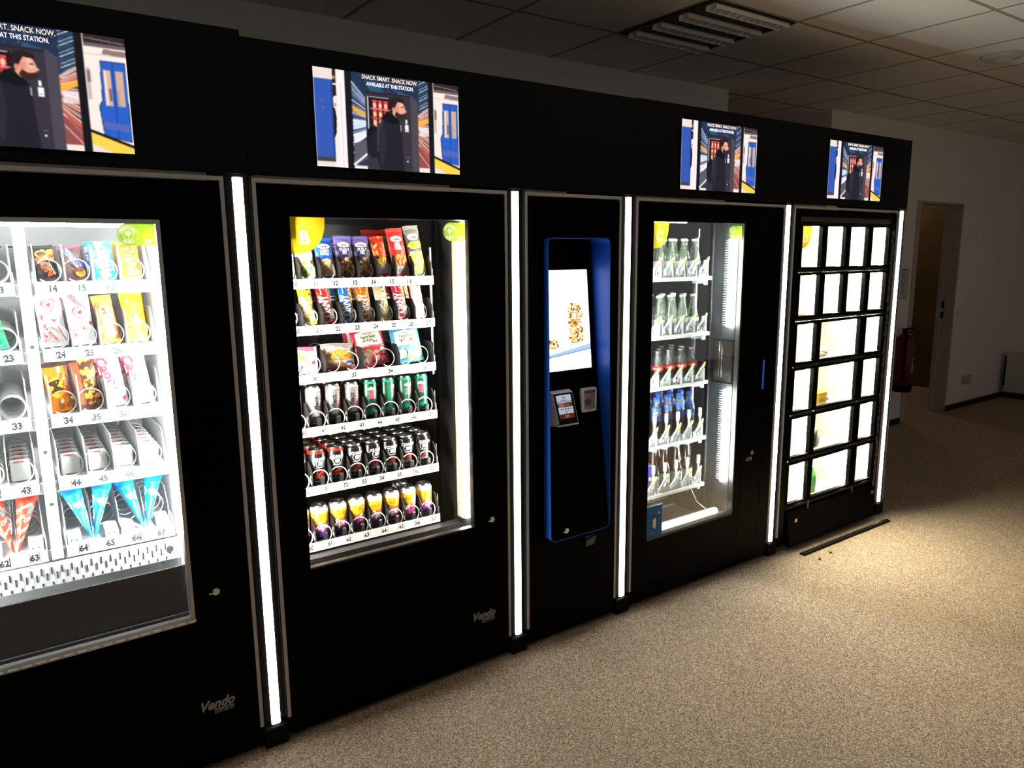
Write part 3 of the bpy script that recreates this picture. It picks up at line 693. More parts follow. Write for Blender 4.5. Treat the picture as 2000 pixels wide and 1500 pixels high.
# perforated air grille and bin
B(wx0, wx1-.004, .120, .127, .672, .738).build('air_grille', WHITE2, A_)
b = MB()
for i in range(26):
    x = wx0+.012+i*.0246
    for dx, z0, z1 in ((0, .706, .728), (.0123, .690, .712), (0.0005, .674, .684)):
        if x+dx < wx1-.03: b.box(x+dx-.0022, x+dx+.0022, .1185, .1205, z0, z1, .0015)
b.build('grille_slots', SLOTM, A_)
MB().cyl((-.245, .117, .706), (-.245, .1205, .706), .010, 20).build('grille_hole', SLOTM, A_)
B(wx0, wx1, .048, .055, .50, .672).build('delivery_bin_panel', BINM, A_)
B(wx0, wx1, .035, .040, .512, .528, .002).build('bin_edge', mat('bin_edge_dark', (.04, .04, .042), .3, .3), A_)
b = MB()
for i in range(20): b.box(wx0+.02+i*.032, wx0+.042+i*.032, -.0045, -.003, wz0+.004, wz0+.008)
b.build('frame_clips', WHITE2, A_)
lock(A_, -.150, .59, 0); badge(A_, -.168, .222)
stamp_sticker(A_, -.318, -.2245, 1.619, 1.677, .0050, FILMA)
def push_flap(root, xc, zc, s=1.0):
    B(xc-.25*s, xc+.25*s, -.004, 0, zc-.11, zc+.11, .003).build('push_flap', FRONT, root)
    textobj('embossed_push', 'PUSH', xc, -.0062, zc, .055*s, FRONT, root, .0, 0, 1.35, .0025)
    for s_ in (-1, 1):
        b = MB().box(xc+s_*.13*s, xc+s_*.16*s, -.0062, -.004, zc-.002, zc+.002)
        b.box(xc+s_*.17*s, xc+s_*.2*s, -.0062, -.004, zc-.025, zc-.021).box(xc+s_*.198*s, xc+s_*.202*s, -.0062, -.004, zc-.025, zc+.02).box(xc+s_*.2*s, xc+s_*.23*s, -.0062, -.004, zc+.02, zc+.024)
        b.build('embossed_bracket', FRONT, root)
push_flap(A_, -.535, .385)

# ================================================================== B : snack machine
BX0, BX1 = .043, .943
B_ = thing('vending_machine', 'snack vending machine with six trays and a yellow B sticker', 'vending machine', ((BX0+BX1)/2, .4, 0))
wx0, wx1, wz0, wz1 = .148, .781, .575, 1.705
cabinet(B_, BX0, BX1, wx0, wx1, wz0, wz1); trim(B_, BX0, BX1)
B(wx0, wx1, .006, .010, wz0, wz1).build('window_pane', PANE, B_)
MB().box(wx0, wx1-.0, .0, .022, wz0, wz0+.006).box(wx1-.005, wx1, 0, .022, wz0+.006, wz1).build('pane_edge', DARKM, B_)
MB().box(.086, .096, .03, .72, .50, 1.72).box(.790, .80, .03, .235, .50, 1.72).box(.765, .775, .235, .72, .5, 1.72).box(.765, .80, .235, .245, .5, 1.72).box(.096, .79, .72, .73, .5, 1.72).box(.096, .79, .03, .72, 1.715, 1.725).box(.096, .79, .03, .72, .49, .5).build('liner', DARKM, B_)
lb = B(.776, .790, .080, .118, .59, 1.70, .002).build('light_rail', mat('cream_light_rail', (.62, .52, .40), .5), B_)
b = MB()
for i in range(46): b.box(.7735, .776, .0835, .1145, .6+i*.024, .6015+i*.024)
b.build('rail_ribs', mat('rail_rib_tan', (.45, .36, .27), .5), B_)
b = MB()
for i in range(40):
    z = .597+i*.0277; b.box(.774, .7895, .052, .078, z, z+.0225, .003)
b.build('light_strip', LEDB, B_)
B(.098, .112, .052, .085, .60, 1.69).build('light_strip', LEDB, B_)
BR = [1.497, 1.343, 1.180, .998, .790, .588]
BT = (TRAYB, 'e4ddd0', mat('divider_black', (.014, .013, .013), .5, spec=.3))
BL = [.1855+.0695*k for k in range(8)]
bzf = []
for r_, z in enumerate(BR):
    if r_ == 2:
        nums = [(str(30+2*i), .2225+.139*i+.03) for i in range(4)]
        zf = tray(B_, .1505, .7155, .15, .62, z, nums, 4, .139, BT, COILB, BL, .032, .078, 0, coil_y=.012)
    else:
        nums = [(str((r_+1)*10+i), BL[i]+.017) for i in range(8)]
        can = r_ > 2
        zf = tray(B_, .1505, .7155, .15, .62, z, nums, 8, .0695, BT, COILR if can else COILB, [x-.002 for x in BL], .022 if can else .031, .082 if can else .076, 0, coil_y=.010, rest=can)
    bzf.append(zf)
for xx, yy in ((.731, .20), (.742, .215)): MB().cyl((xx, yy, 1.14), (xx, yy, 1.615), .0045, 10).build('reflection_rod', STEEL, B_)  # steel rods added to imitate the bright upright reflections beside the trays
for z in BR[2:]: B(.722, .728, .18, .20, z+.03, z+.085, .002).build('tray_bracket', DARKM, B_)
B(.10, .79, .10, .145, .500, .566).build('lower_sill', DARKM, B_)
MB().cyl((.69, .0985, .545), (.69, .1005, .545), .004, 12).build('sill_bolt', CHROME, B_)
letter_sticker(B_, wx0+.001, wz1-.001, .109, .112, 'B', .0050)
stamp_sticker(B_, .679, .766, 1.634, 1.697, .0050)
lock(B_, .851, .597); badge(B_, .818, .216); push_flap(B_, .435, .405, .8)

# ================================================================== K : payment kiosk
KX0, KX1 = 1.023, 1.506
K = thing('payment_kiosk', 'narrow black payment kiosk with a blue-edged tilted touch panel', 'payment kiosk', ((KX0+KX1)/2, .4, 0))
k0, k1, kz0, kz1 = 1.109, 1.425, .447, 1.648
cabinet(K, KX0, KX1, k0, k1, kz0, kz1); trim(K, KX0, KX1)
def rrect(x0, x1, z0, z1, r, n=8):
    P_ = []
    for cx, cz, a in ((x1-r, z1-r, 0), (x0+r, z1-r, 1), (x0+r, z0+r, 2), (x1-r, z0+r, 3)):
        for i in range(n+1):
            t = (a+i/n)*PI/2; P_.append((cx+r*math.cos(t), cz+r*math.sin(t)))
    return P_
rimy = lambda z: -.024-(kz1-z)/(kz1-kz0)*.021
def pany(z):
    P_ = [(.44, -.043), (.62, -.022), (.79, -.002), (1.07, .040), (1.37, .071), (1.65, .092)]
    for (z0, y0), (z1, y1) in zip(P_[:-1], P_[1:]):
        if z <= z1: return y0+(y1-y0)*max(0, (z-z0))/(z1-z0)
    return .092
outer = rrect(k0, k1, kz0, kz1, .025); inner = rrect(k0+.003, k1-.003, kz0+.003, kz1-.003, .023)
n = len(outer); vs = [(x, .12, z) for x, z in outer]+[(x, rimy(z), z) for x, z in outer]+[(x, rimy(z), z) for x, z in inner]+[(x, .12, z) for x, z in inner]
fs = [(i+k*n, (i+1) % n+k*n, (i+1) % n+(k+1)*n, i+(k+1)*n) for k in range(3) for i in range(n)]
MB().add(vs, fs).build('blue_shell', BLUE, K)
b = MB(); zs = [kz0+.004+(kz1-kz0-.008)*i/24 for i in range(25)]
vs = []; 
for z in zs: vs += [(k0+.0032, max(pany(z), rimy(z)+.001), z), (k1-.0032, max(pany(z), rimy(z)+.001), z), (k1-.0032, .118, z), (k0+.0032, .118, z)]
fs = []
for i in range(24):
    for j in range(4): fs.append((i*4+j, i*4+(j+1) % 4, i*4+4+(j+1) % 4, i*4+4+j))
fs += [(3, 2, 1, 0), (96, 97, 98, 99)]
b.add(vs, fs).build('sloped_panel', FRONT, K)
# screen on the slope
def onpanel(root, name, cv, x0, x1, z0, z1, off, m):
    o_ = wloc(root); fn = lambda U, V: (x0+(x1-x0)*U-o_[0], pany(z0)+(pany(z1)-pany(z0))*V-off-o_[1], z0+(z1-z0)*V-o_[2])
    return link(name, grid_mesh(name, cv, fn, m, None, False), root)
cv = Cv(120, 200, 'ffffff', .235/.40)
cv.poly([(0, .17), (1, .25), (1, .19), (0, .13)], '7f96b8'); cv.poly([(0, .175), (1, .262), (1, .245), (0, .155)], 'a9bdd6'); cv.line([(0, .135), (1, .197)], .006, '2d4468')
cv.line([(0, .36), (.30, .385)], .006, 'b9dcea'); cv.line([(.22, .385), (.33, .50)], .004, 'd5e9f2')
for (cx, z0_, w_, h_, sd_) in [(.68, .27, .17, .10, 1), (.69, .36, .17, .08, 2), (.67, .43, .15, .08, 3), (.69, .50, .15, .08, 4), (.67, .57, .15, .09, 5), (.17, .23, .12, .08, 6)]:
    g = random.Random(sd_)
    cv.ell(cx, z0_+h_/2, w_*1.05, h_*.55, 'd99a58')
    for i in range(110):
        a_ = g.uniform(0, 6.3); q = g.uniform(0, 1)**.6
        cv.ell(cx+math.cos(a_)*w_*q, z0_+h_/2+math.sin(a_)*h_*.58*q, .022, .011, g.choice(['fff3e0', 'e8a75a', 'b56a34', '7a3f24', 'f7cf94', 'f0c080', '5d2f20']), 1, g.uniform(0, 3))
    cv.line([(cx-w_*.8, z0_), (cx+w_*.8, z0_+.006)], .005, '6b3a28')
cv.line([(.62, .70), (.72, .67), (.8, .71)], .004, '8a5a40')
scn = onpanel(K, 'touch_screen', cv, 1.158, 1.3895, 1.124, 1.524, .004, SCRK)
b = MB(); y0, y1 = pany(1.10), pany(1.55)
b.add([(1.13, y0-.0025, 1.10), (1.405, y0-.0025, 1.10), (1.405, y1-.0025, 1.55), (1.13, y1-.0025, 1.55), (1.13, y0+.002, 1.10), (1.405, y0+.002, 1.10), (1.405, y1+.002, 1.55), (1.13, y1+.002, 1.55)], [(0, 1, 2, 3), (0, 4, 5, 1), (1, 5, 6, 2), (2, 6, 7, 3), (3, 7, 4, 0)])
b.build('screen_bezel', FRONT, K)
# card reader : a wedge housing with its own little display
rd = MB(); x0, x1, z0, z1 = 1.148, 1.262, .912, 1.048
ya, yb_ = pany(z0)-.052, pany(z1)-.028
rd.add([(x0, pany(z0), z0), (x1, pany(z0), z0), (x1, pany(z1), z1), (x0, pany(z1), z1), (x0+.010, ya, z0+.004), (x1-.004, ya, z0+.004), (x1-.004, yb_, z1-.004), (x0+.010, yb_, z1-.004)],
       [(4, 5, 6, 7), (0, 4, 7, 3), (1, 2, 6, 5), (3, 7, 6, 2), (0, 1, 5, 4)])
RD = rd.build('card_reader', GREYP, K); o_ = wloc(RD)
def onreader(name, u0, u1, v0, v1, off, m, cvx=None):
    X0, X1 = x0+.010, x1-.004
    fn = lambda U, V: (X0+(X1-X0)*(u0+(u1-u0)*U)-o_[0], ya+(yb_-ya)*(v0+(v1-v0)*V)-off-o_[1], z0+.004+(z1-z0-.008)*(v0+(v1-v0)*V)-o_[2])
    return link(name, grid_mesh(name, cvx or Cv(2, 2, '0a0a0b'), fn, m, None, False), RD)
onreader('reader_glass', .02, .98, .05, .97, .0008, PAPER)
cv = Cv(60, 100, 'c3cee0', .6); cv.rect(0, .70, 1, .72, '1a1c22'); cv.ell(.5, .87, .10, .06, '2a3140', 1, 0, .25); cv.line([(.5, .89), (.5, .95)], .02, '2a3140'); cv.text('Bitte Karte', .5, .765, .045, '3a4252')
cv.rect(0, .48, 1, .66, '6a2417'); cv.rect(.06, .60, .5, .62, 'c8a49a'); cv.rect(.06, .55, .8, .57, 'c8a49a'); cv.rect(.06, .51, .4, .53, 'c8a49a'); cv.rect(0, 0, 1, .20, '6a2417'); cv.text('12:43', .5, .11, .05, 'd8b8ae'); cv.rect(.3, .03, .8, .045, 'c8a49a')
for i, q in enumerate(('a03030', '304a80', '3a3f50', '50607a', '804030')): cv.ell(.16+i*.17, .40, .05, .03, q)
for i in range(3): cv.ell(.35+i*.17, .32, .04, .018, '9aa3b4')
cv.rect(.4, .24, .6, .28, '7a8496')
onreader('reader_display', .12, .86, .22, .92, .0016, SCRR, cv)
B(x0+.002, x0+.03, ya-.001, ya+.004, z0+.012, z0+.0135).build('card_slot', RUBBER, RD)
# coin return recess plate
sl = MB().prism(rrect(1.318, 1.398, .944, 1.044, .010), pany(.99)-.010, pany(.99)+.004, 'y').build('return_slot', GREYP, K)
yy = pany(.99)-.0105
B(1.331, 1.387, yy, yy+.001, .956, 1.034).build('slot_recess', STEEL, sl); B(1.331, 1.387, yy-.003, yy, 1.022, 1.034).build('slot_shade', GREYD, sl)
MB().cyl((1.350, yy-.004, .985), (1.350, yy, .985), .014, 20).build('coin', GREYD, sl); B(1.368, 1.373, yy-.006, yy, .962, 1.025).box(1.345, 1.384, yy-.008, yy, .956, .962).build('slot_lever', CHROME, sl)
lk = lock(K, 1.184, .487, rimy(.49)+.006)
MB().add([(1.327, -.004, .372), (1.375, -.004, .372), (1.379, -.014, .412), (1.323, -.014, .400), (1.327, -.001, .372), (1.375, -.001, .372), (1.379, -.011, .412), (1.323, -.011, .400)], [(0, 1, 2, 3), (7, 6, 5, 4), (0, 4, 5, 1), (1, 5, 6, 2), (2, 6, 7, 3), (3, 7, 4, 0)]).box(1.327, 1.372, -.0035, 0, .368, .414).build('coin_flap', mat('flap_grey', (.10, .095, .09), .4, .6), K)

# ================================================================== C : glass-bottle machine
CX0, CX1 = 1.588, 2.591
C_ = thing('vending_machine', 'tall drinks vending machine full of glass bottles, with a C sticker', 'vending machine', ((CX0+CX1)/2, .4, 0))
wx0, wx1, wz0, wz1 = 1.692, 2.285, .302, 1.719
cabinet(C_, CX0, CX1, wx0, wx1, wz0, wz1); trim(C_, CX0, CX1)
B(wx0, wx1, .006, .010, wz0, wz1).build('window_pane', PANE, C_)
MB().box(wx0, wx1, -.002, .022, wz0, wz0+.012).box(wx1-.004, wx1+.004, -.002, .022, wz0+.012, wz1).build('pane_edge', mat('edge_bronze', (.05, .045, .04), .35, .5), C_)
MB().box(1.640, 1.650, .03, .74, .26, 1.74).box(2.283, 2.293, .03, .17, .26, 1.74).box(2.262, 2.272, .17, .74, .26, 1.74).box(2.262, 2.293, .17, .18, .26, 1.74).box(1.65, 2.283, .74, .75, .26, 1.74).box(1.65, 2.283, .03, .74, 1.735, 1.745).box(1.65, 2.283, .03, .74, .25, .26).build('liner', mat('grey_blue_liner', (.016, .018, .021), .35, spec=.5), C_)
for z0, z1 in ((1.235, 1.652), (.462, .930)):
    lt = MB().cyl((2.268, .052, z0), (2.268, .052, z1), .0085, 14).build('light_tube', LEDC, C_)
    b = MB()
    for i in range(int((z1-z0)/.0115)): b.box(2.276, 2.2835, .066, .10, z0+.004+i*.0115, z0+.008+i*.0115)
    b.build('louvre_strip', mat('louvre_grey', (.16, .18, .19), .5), C_)
MB().cyl((1.662, .052, .5), (1.662, .052, 1.65), .008, 12).build('light_tube', LEDC, C_)
MB().cyl((1.80, .12, 1.728), (2.02, .12, 1.728), .007, 10).build('light_tube', LEDC, C_)
MB().prism([(.045, .300), (.075, .300), (.075, .326), (.060, .326)], 1.70, 2.245, 'x').build('light_diffuser', emit('bottom_light', (1, .98, .9), 7.0), C_)
MB().box(1.70, 2.262, .032, .045, .295, .312).build('diffuser_holder', STEEL, C_)
# pick-up port in the side wall
pp = MB().box(2.279, 2.283, .030, .150, .955, .960).box(2.279, 2.283, .030, .150, 1.165, 1.17).box(2.279, 2.283, .030, .034, .960, 1.165).box(2.279, 2.283, .146, .150, .960, 1.165).build('pickup_port', BLACK, C_)
B(2.2805, 2.283, .034, .146, .960, 1.165).build('port_door', mat('port_dark', (.012, .010, .009), .25, spec=.6), pp)
MB().cyl((2.279, .11, .99), (2.279, .11, 1.16), .003, 8).cyl((2.279, .095, .98), (2.279, .095, 1.14), .0018, 8).build('port_bars', CHROME, pp)
# lower rails of the lift
for yy, zz in ((.40, .36), (.30, .335), (.25, .31)): B(1.66, 2.15, yy, yy+.012, zz, zz+.006).build('lift_rail', STEEL, C_)
B(2.165, 2.20, .20, .24, .38, .63, .004).build('lift_motor_cover', DARKM, C_)
for yy, zz in ((.199, .62), (.199, .56), (.199, .42)): MB().cyl((2.19, yy-.003, zz), (2.19, yy, zz), .005, 10).build('cover_bolt', CHROME, C_)
b = MB().tube([(2.20, .19, .40), (2.21, .16, .34), (2.24, .13, .305), (2.25, .10, .30)], .002, 6).build('cable', GREYP, C_)
MB().box(2.195, 2.205, .20, .215, .64, 1.66).cyl((2.20, .195, 1.66), (2.20, .195, 1.70), .004).build('lift_mast', STEEL, C_)
CR = [(1.466, 1.65), (1.203, 1.391), (.968, 1.132), (.690, .918), (.452, .651)]   # tray underside, bottle top
CL = [2.128-.078*k for k in range(6)][::-1]
CWP = mat('white_gate_plastic', (.80, .82, .80), .4, noise=(60, (.58, .62, .60), .38, .62))
YT = mat('yellow_tag', (.95, .72, .02), .5); LAB = mat('grey_price_label', (.30, .36, .36), .4)
czf = []
def gate(root, tr, x, zf, style):
    g = MB()
    g.box(x-.036, x-.028, .098, .125, zf-.012, zf+.055 if style == 0 else zf+.03, .002).box(x-.028, x+.030, .100, .112, zf-.012, zf+.010, .002)
    g.box(x+.020, x+.034, .096, .12, zf-.014, zf+.060 if style else zf+.075, .003).box(x-.02, x-.012, .098, .106, zf+.010, zf+.028).box(x-.004, x+.004, .098, .106, zf+.010, zf+.024).box(x+.012, x+.018, .098, .106, zf+.010, zf+.03)
    g.build('gate', CWP, tr)
    a_ = MB()   # slanting arm
    a_.prism([(x-.034, zf+.018), (x+.026, zf+.078), (x+.026, zf+.092), (x-.034, zf+.032)], .088, .094, 'y').build('gate_arm', CWP, tr)
    MB().prism([(x-.030, zf+.0235), (x+.004, zf+.0575), (x+.004, zf+.067), (x-.030, zf+.033)], .0865, .088, 'y').build('price_label', LAB, tr)
    MB().prism([(x+.006, zf+.0585), (x+.020, zf+.0725), (x+.020, zf+.087), (x+.006, zf+.073)], .0855, .088, 'y').build('yellow_tag', YT, tr)
for r_, (zu, zt_) in enumerate(CR):
    zf = zu+.012
    t = MB().box(1.70, 2.175, .112, .70, zf-.003, zf).box(1.70, 2.185, .095, .112, zu-.006, zf, .002).box(2.165, 2.180, .112, .4, zu-.008, zf+.01).build('bottle_tray', CWP, C_)
    MB().box(2.168, 2.186, .12, .135, zu-.03, zu+.02, .003).build('tray_bracket', WHITE2, t)
    if r_ in (0, 1, 2, 3): MB().box(2.120, 2.165, .13, .16, zu-.022, zu-.006, .002).build('tray_motor', mat('pale_blue_plastic', (.45, .58, .66), .4) if 'pale_blue_plastic' not in MATS else MATS['pale_blue_plastic'], t)
    for x in CL:
        gate(C_, t, x, zf, 0 if r_ < 2 else 1)
        if r_ in (3, 4): B(x+.024, x+.040, .110, .125, zf+.095, zf+.140, .004).box(x+.028, x+.034, .112, .12, zf+.055, zf+.095).build('hold_down', CWP, t)
    czf.append(zf)
letter_sticker(C_, wx0+.001, wz1-.001, .092, .112, 'C', .0050)
stamp_sticker(C_, 2.182, 2.272, 1.648, 1.708, .0050)
pg = B(1.64, 1.793, .002, .0055, .312, .462, .002).build('penguin_card', mat('card_white', (.75, .75, .75), .5), C_)
cv = Cv(90, 90, '2f6fb0', 1.0)
cv.poly([(.60, .64), (.72, .62), (.78, .42), (.74, .26), (.64, .20), (.56, .28), (.54, .46)], '1d2530'); cv.ell(.655, .66, .055, .07, '1d2530'); cv.ell(.67, .43, .08, .19, 'efece0'); cv.ell(.665, .60, .035, .03, 'efc84a')
cv.line([(.58, .52), (.46, .40)], .03, '1d2530'); cv.line([(.74, .54), (.83, .70)], .025, '1d2530'); cv.ell(.86, .75, .035, .04, 'd8d0b8'); cv.poly([(.655, .70), (.70, .69), (.655, .67)], 'e0a030'); cv.rect(.5, .11, .68, .125, 'cfe0f0')
sheet('card_picture', cv, 1.643, 1.790, .315, .459, .0012, PAPER, pg)
# right-hand control column
MB().box(2.343, 2.3455, -.0012, 0, .09, 1.70).box(2.498, 2.5005, -.0012, 0, .09, 1.70).build('door_seam', RUBBER, C_)
MB().box(2.395, 2.512, -.004, 0, .905, .912).box(2.395, 2.512, -.004, 0, 1.072, 1.079).box(2.395, 2.402, -.004, 0, .912, 1.072).box(2.505, 2.512, -.004, 0, .912, 1.072).build('hatch_frame', BLACK, C_)
B(2.474, 2.485, -.0025, -.0005, .915, 1.062).build('blue_slit_light', BLUEL, C_)
lock(C_, 2.405, .603); MB().box(2.380, 2.422, -.0015, 0, .560, .576).build('small_plate', mat('plate_pale', (.42, .40, .38), .5), C_)
textobj('plate_text', 'Mifare', 2.401, -.0022, .568, .0075, BLACK, C_, .02)

# ================================================================== D : locker machine
DX0, DX1 = 2.665, 3.655
D_ = thing('locker_machine', 'food locker machine with twenty brightly lit glass compartments', 'locker machine', ((DX0+DX1)/2, .4, 0))
MB().box(DX0, DX0+.02, .012, MD, .02, 1.80).box(DX1-.02, DX1, .012, MD, .02, 1.80).box(DX0+.02, DX1-.02, MD-.02, MD, .02, 1.8).box(DX0+.02, DX1-.02, .03, MD-.02, 1.78, 1.80).build('cabinet_body', BLACK, D_)
MB().box(DX0+.013, 2.722, 0, .03, .03, 1.79).box(3.590, DX1-.013, .006, .03, .03, 1.79).box(2.722, 3.590, 0, .03, 1.762, 1.79).box(2.722, 3.590, .004, .03, .222, .236).build('front_panel', FRONT, D_)
trim(D_, DX0, DX1)
B(2.722, 3.590, .008, .03, 1.737, 1.762).build('head_rail', mat('bronze_rail', (.10, .085, .06), .4, .6), D_)
LIN = mat('locker_white', (.88, .86, .78), .6)
GL = PANE
rowsz = [(1.510, 1.716), (1.263, 1.469), (1.021, 1.219), (.763, .979), (.515, .722), (.258, .471)]
c4 = [(2.745+.2167*k, 2.745+.2167*k+.169) for k in range(4)]; c3 = [(2.745, 2.914), (2.957, 3.331), (3.395, 3.564)]
DCELLS = {}
FR = mat('locker_door_frame', (.003, .003, .003), .6, spec=.04)
for r_, (z0, z1) in enumerate(rowsz):
    cs = c4 if r_ < 2 else c3
    for c_i, (x0, x1) in enumerate(cs):
        a, b_, zz0, zz1 = x0-.019, x1+.019, z0-.013, z1+.013
        d = MB().box(a, x0, .000, .022, zz0, zz1).box(x1, b_, .000, .022, zz0, zz1).box(x0, x1, .000, .022, z1, zz1).box(x0, x1, .0, .022, zz0, z0).build('locker_door', FR, D_)
        B(x0, x1, .010, .013, z0, z1).build('pane', PANE, d)
        ca, cb = a+.004, b_-.004
        comp = MB().box(ca-.002, ca, .0224, .50, zz0, zz1).box(cb, cb+.002, .0224, .50, zz0, zz1).box(ca, cb, .50, .502, zz0, zz1).box(ca, cb, .0224, .50, zz0-.002, zz0).box(ca, cb, .0224, .50, zz1, zz1+.002).build('compartment', LIN, D_)
        L_ = B(cb-.008, cb-.001, .034, .052, zz0+.01, zz1-.01).box(ca+.01, cb-.01, .034, .06, zz1-.006, zz1-.001).build('light_strip', LEDD, comp)
        hx = ca+(cb-ca)*.62
        h_ = MB()
        for q, (dx, dz) in enumerate(((0, 0), (.035, .004), (.05, .001), (.046, .02), (.048, -.02))): h_.cyl((hx+dx-.0, .4985, (z0+z1)/2+dz-.015), (hx+dx, .5, (z0+z1)/2+dz-.015), .0028, 8)
        h_.build('wall_screws', SLOTM, comp)
        DCELLS[(r_, c_i)] = (x0, x1, zz0)
    MB().box(2.735, 3.578, -.0008, .004, zz0-.014, zz0-.007, .002).build('shelf_edge', mat('edge_steel', (.03, .029, .028), .5, .3), D_)
    for xx in (c4 if r_ < 2 else c3)[:-1]: B(xx[1]+.019, xx[1]+.023, -.004, .01, zz0-.012, zz0-.002).build('door_pin', STEEL, D_)
letter_sticker(D_, 2.7455, 1.715, .088, .112, 'D', .0095, printed_film('printed_film_white_backed', .16))
# base drawer, leaning out a little towards the floor
b = MB(); b.add([(2.748, -.002, .212), (3.590, -.002, .212), (3.590, -.028, .022), (2.748, -.028, .022), (2.748, .02, .212), (3.590, .02, .212), (3.590, .0, .022), (2.748, .0, .022)], [(3, 2, 1, 0), (0, 1, 5, 4), (1, 2, 6, 5), (2, 3, 7, 6), (3, 0, 4, 7), (4, 5, 6, 7)])
b.build('base_drawer', mat('drawer_black', (.0025, .0025, .0025), .6, spec=.05), D_)
for xx in (2.93, 3.365): B(xx, xx+.006, -.004, .004, .200, .236).build('drawer_bracket', STEEL, D_)
lock(D_, 2.800, .162, -.008); lock(D_, 3.560, .170, -.007)
b = MB(); g = random.Random(2); P_ = []
for i in range(160): P_.append((3.603+g.uniform(-.004, .010), .004+g.uniform(-.003, .004), .20+i*.0096))
b = MB()
for (x, y, z) in P_: b.box(x, x+g.uniform(.004, .013), y-.006, y, z, z+g.uniform(.003, .008))
FOIL = mat('crinkled_foil', (.28, .27, .26), .35, .8, noise=(40, (.03, .03, .03), .4, .6))
b2 = MB(); m_ = 120; vs = []; fs = []
for i in range(m_+1):
    z = .19+i*(1.70-.19)/m_
    for j in range(4): vs.append((3.598+j*.009+g.uniform(-.0015, .0015), .003+g.uniform(-.004, .002), z))
for i in range(m_):
    for j in range(3): fs.append((i*4+j, i*4+j+1, i*4+5+j, i*4+4+j))
b2.add(vs, fs).build('gasket_strip', FOIL, D_)
MB().box(2.74, 3.60, .05, .6, 0, .03).build('plinth', RUBBER, D_)
fb = thing('floor_strip', 'loose black metal strip lying on the carpet before the locker machine', 'strip', (3.18, -.095, 0))
B(2.757, 3.617, -.112, -.082, .0005, .010, .002).build('strip', RUBBER, fb); B(2.757, 3.617, -.100, -.094, .010, .013).build('rib', mat('rib_dark', (.03, .03, .03), .3, .5), fb)
for i, (u, v, d) in enumerate(((2.80, -.155, 'nearer the left'), (2.86, -.165, 'further right'))):
    x, y = (2.775, -.190) if i == 0 else (2.90, -.175)
    o = MB().box(x, x+.014, y, y+.008, .0005, .006, .002).cyl((x-.008, y+.002, .003), (x+.02, y+.012, .005), .0012, 6).cyl((x+.004, y-.012, .002), (x+.008, y+.018, .004), .001, 6).mesh('crumb', RUBBER, (x, y, 0))
    q = link('plastic_scrap', o); q.location = (x, y, 0); tag(q, 'tiny black scrap on the carpet, %s' % ('farther out from the locker machine' if i == 0 else 'closer to the middle of the floor strip'), 'scrap')
# ================================================================== goods
def pouch(name, cv, w_, h, t, seal=.07, waist=.0, wr=1.0, m=PRINT, teeth=True, seed=1):
    g = np.random.default_rng(seed); ph = g.uniform(0, 6, 6)
    def prof(U, V, sgn):
        e = np.clip(np.minimum(V, 1-V)/seal-1, 0, 1e9)*seal*6; s_ = 1-np.exp(-e*1.6)
        th = t/2*(np.sin(PI*np.clip(U, 0, 1))**.55)*s_
        wx = 1-waist*s_*.5-.0*V
        X = (U-.5)*w_*wx*(1-.10*(1-np.abs(2*V-1)**3)*(t/w_))
        rp = .035*t*wr*(np.sin(U*23+ph[0]+V*7)*np.sin(V*31+ph[1])+np.sin(V*17+U*9+ph[2]))*s_
        cr = .0007*np.sin(V*h/.0016*2*PI/2)*(1-s_)
        Z = V*h+.012*w_*np.sin(U*PI*2+ph[3])*(V > .5)*teeth
        return X, -sgn*(th+rp)+cr+.0004*-sgn, Z
    me = grid_mesh(name, cv, lambda U, V: prof(U, V, 1), m, lambda U, V: prof(U, V, -1))
    o = link(name, me); return o
def box_pack(name, cv, w_, h, t, m=PAPER, side='e8d0d6'):
    o = MB().box(-w_/2, w_/2, -t/2, t/2, 0, h, .001).build(name, mat(name+'_side', lin(hexc(side)), .5))
    f = link('printed_front', grid_mesh('printed_front', cv, lambda U, V: ((U-.5)*w_*.985, -t/2-.0006+0*U, V*h), m, None, False), o); return o
R = math.radians
ORD = ['first', 'second', 'third', 'fourth', 'fifth', 'sixth', 'seventh', 'eighth']
def rows(r): return ['top', 'second', 'third', 'fourth', 'fifth', 'bottom'][r]
# ---- canvases for the snack machine
def nut_bag(base, top, word, nutcols, seed, wordc='ffffff', badge_c='ffffff'):
    c = Cv(44, 84, base, .55); c.rect(0, .80, 1, 1, top); c.rect(0, .93, 1, .945, 'ffffff', .25); c.poly([(0, .0), (1, 0), (1, .40), (.55, .47), (0, .42)], nutcols[0])
    c.blobs(60, (.05, .06, .95, .42), (.03, .075), nutcols, seed); c.ell(.5, .77, .36, .062, badge_c); c.text('marven', .5, .768, .052, 'c82828', 0, .04)
    for i, wd in enumerate(word): c.text(wd, .5, .655-i*.075, .058 if len(wd) > 5 else .07, wordc, 0, .04, 0, .82)
    c.rect(0, 0, 1, .05, base); return c
P_pistachio = nut_bag('f0ede4', 'e6e4dc', ['PISTACHIO'], ['cfd2a2', 'e8dcae', 'a9b56a', 'c7b072', '88a04e', 'efe6c8'], 1, 'b03a30')
P_greenb = nut_bag('eceee4', 'f2f2ec', [''], ['e4e8c4', 'c4d080', '7fae3c', 'e6c76a', '5a9638', 'f2efd8'], 2)
P_blue = nut_bag('1558c8', '1a62d6', ['CASHEW', 'KERNELS'], ['ead9b0', 'f3e4c4', 'd9bd84', 'f0d6a0', 'c79f62', 'b8c88a'], 3)
P_purple = nut_bag('2f2a55', '8577c8', ['STUDENT', 'MIX'], ['7b3a22', 'b5633a', 'd98a4e', 'e9cf98', '6f8a2e', '4d2a1c', 'a8452e'], 4)
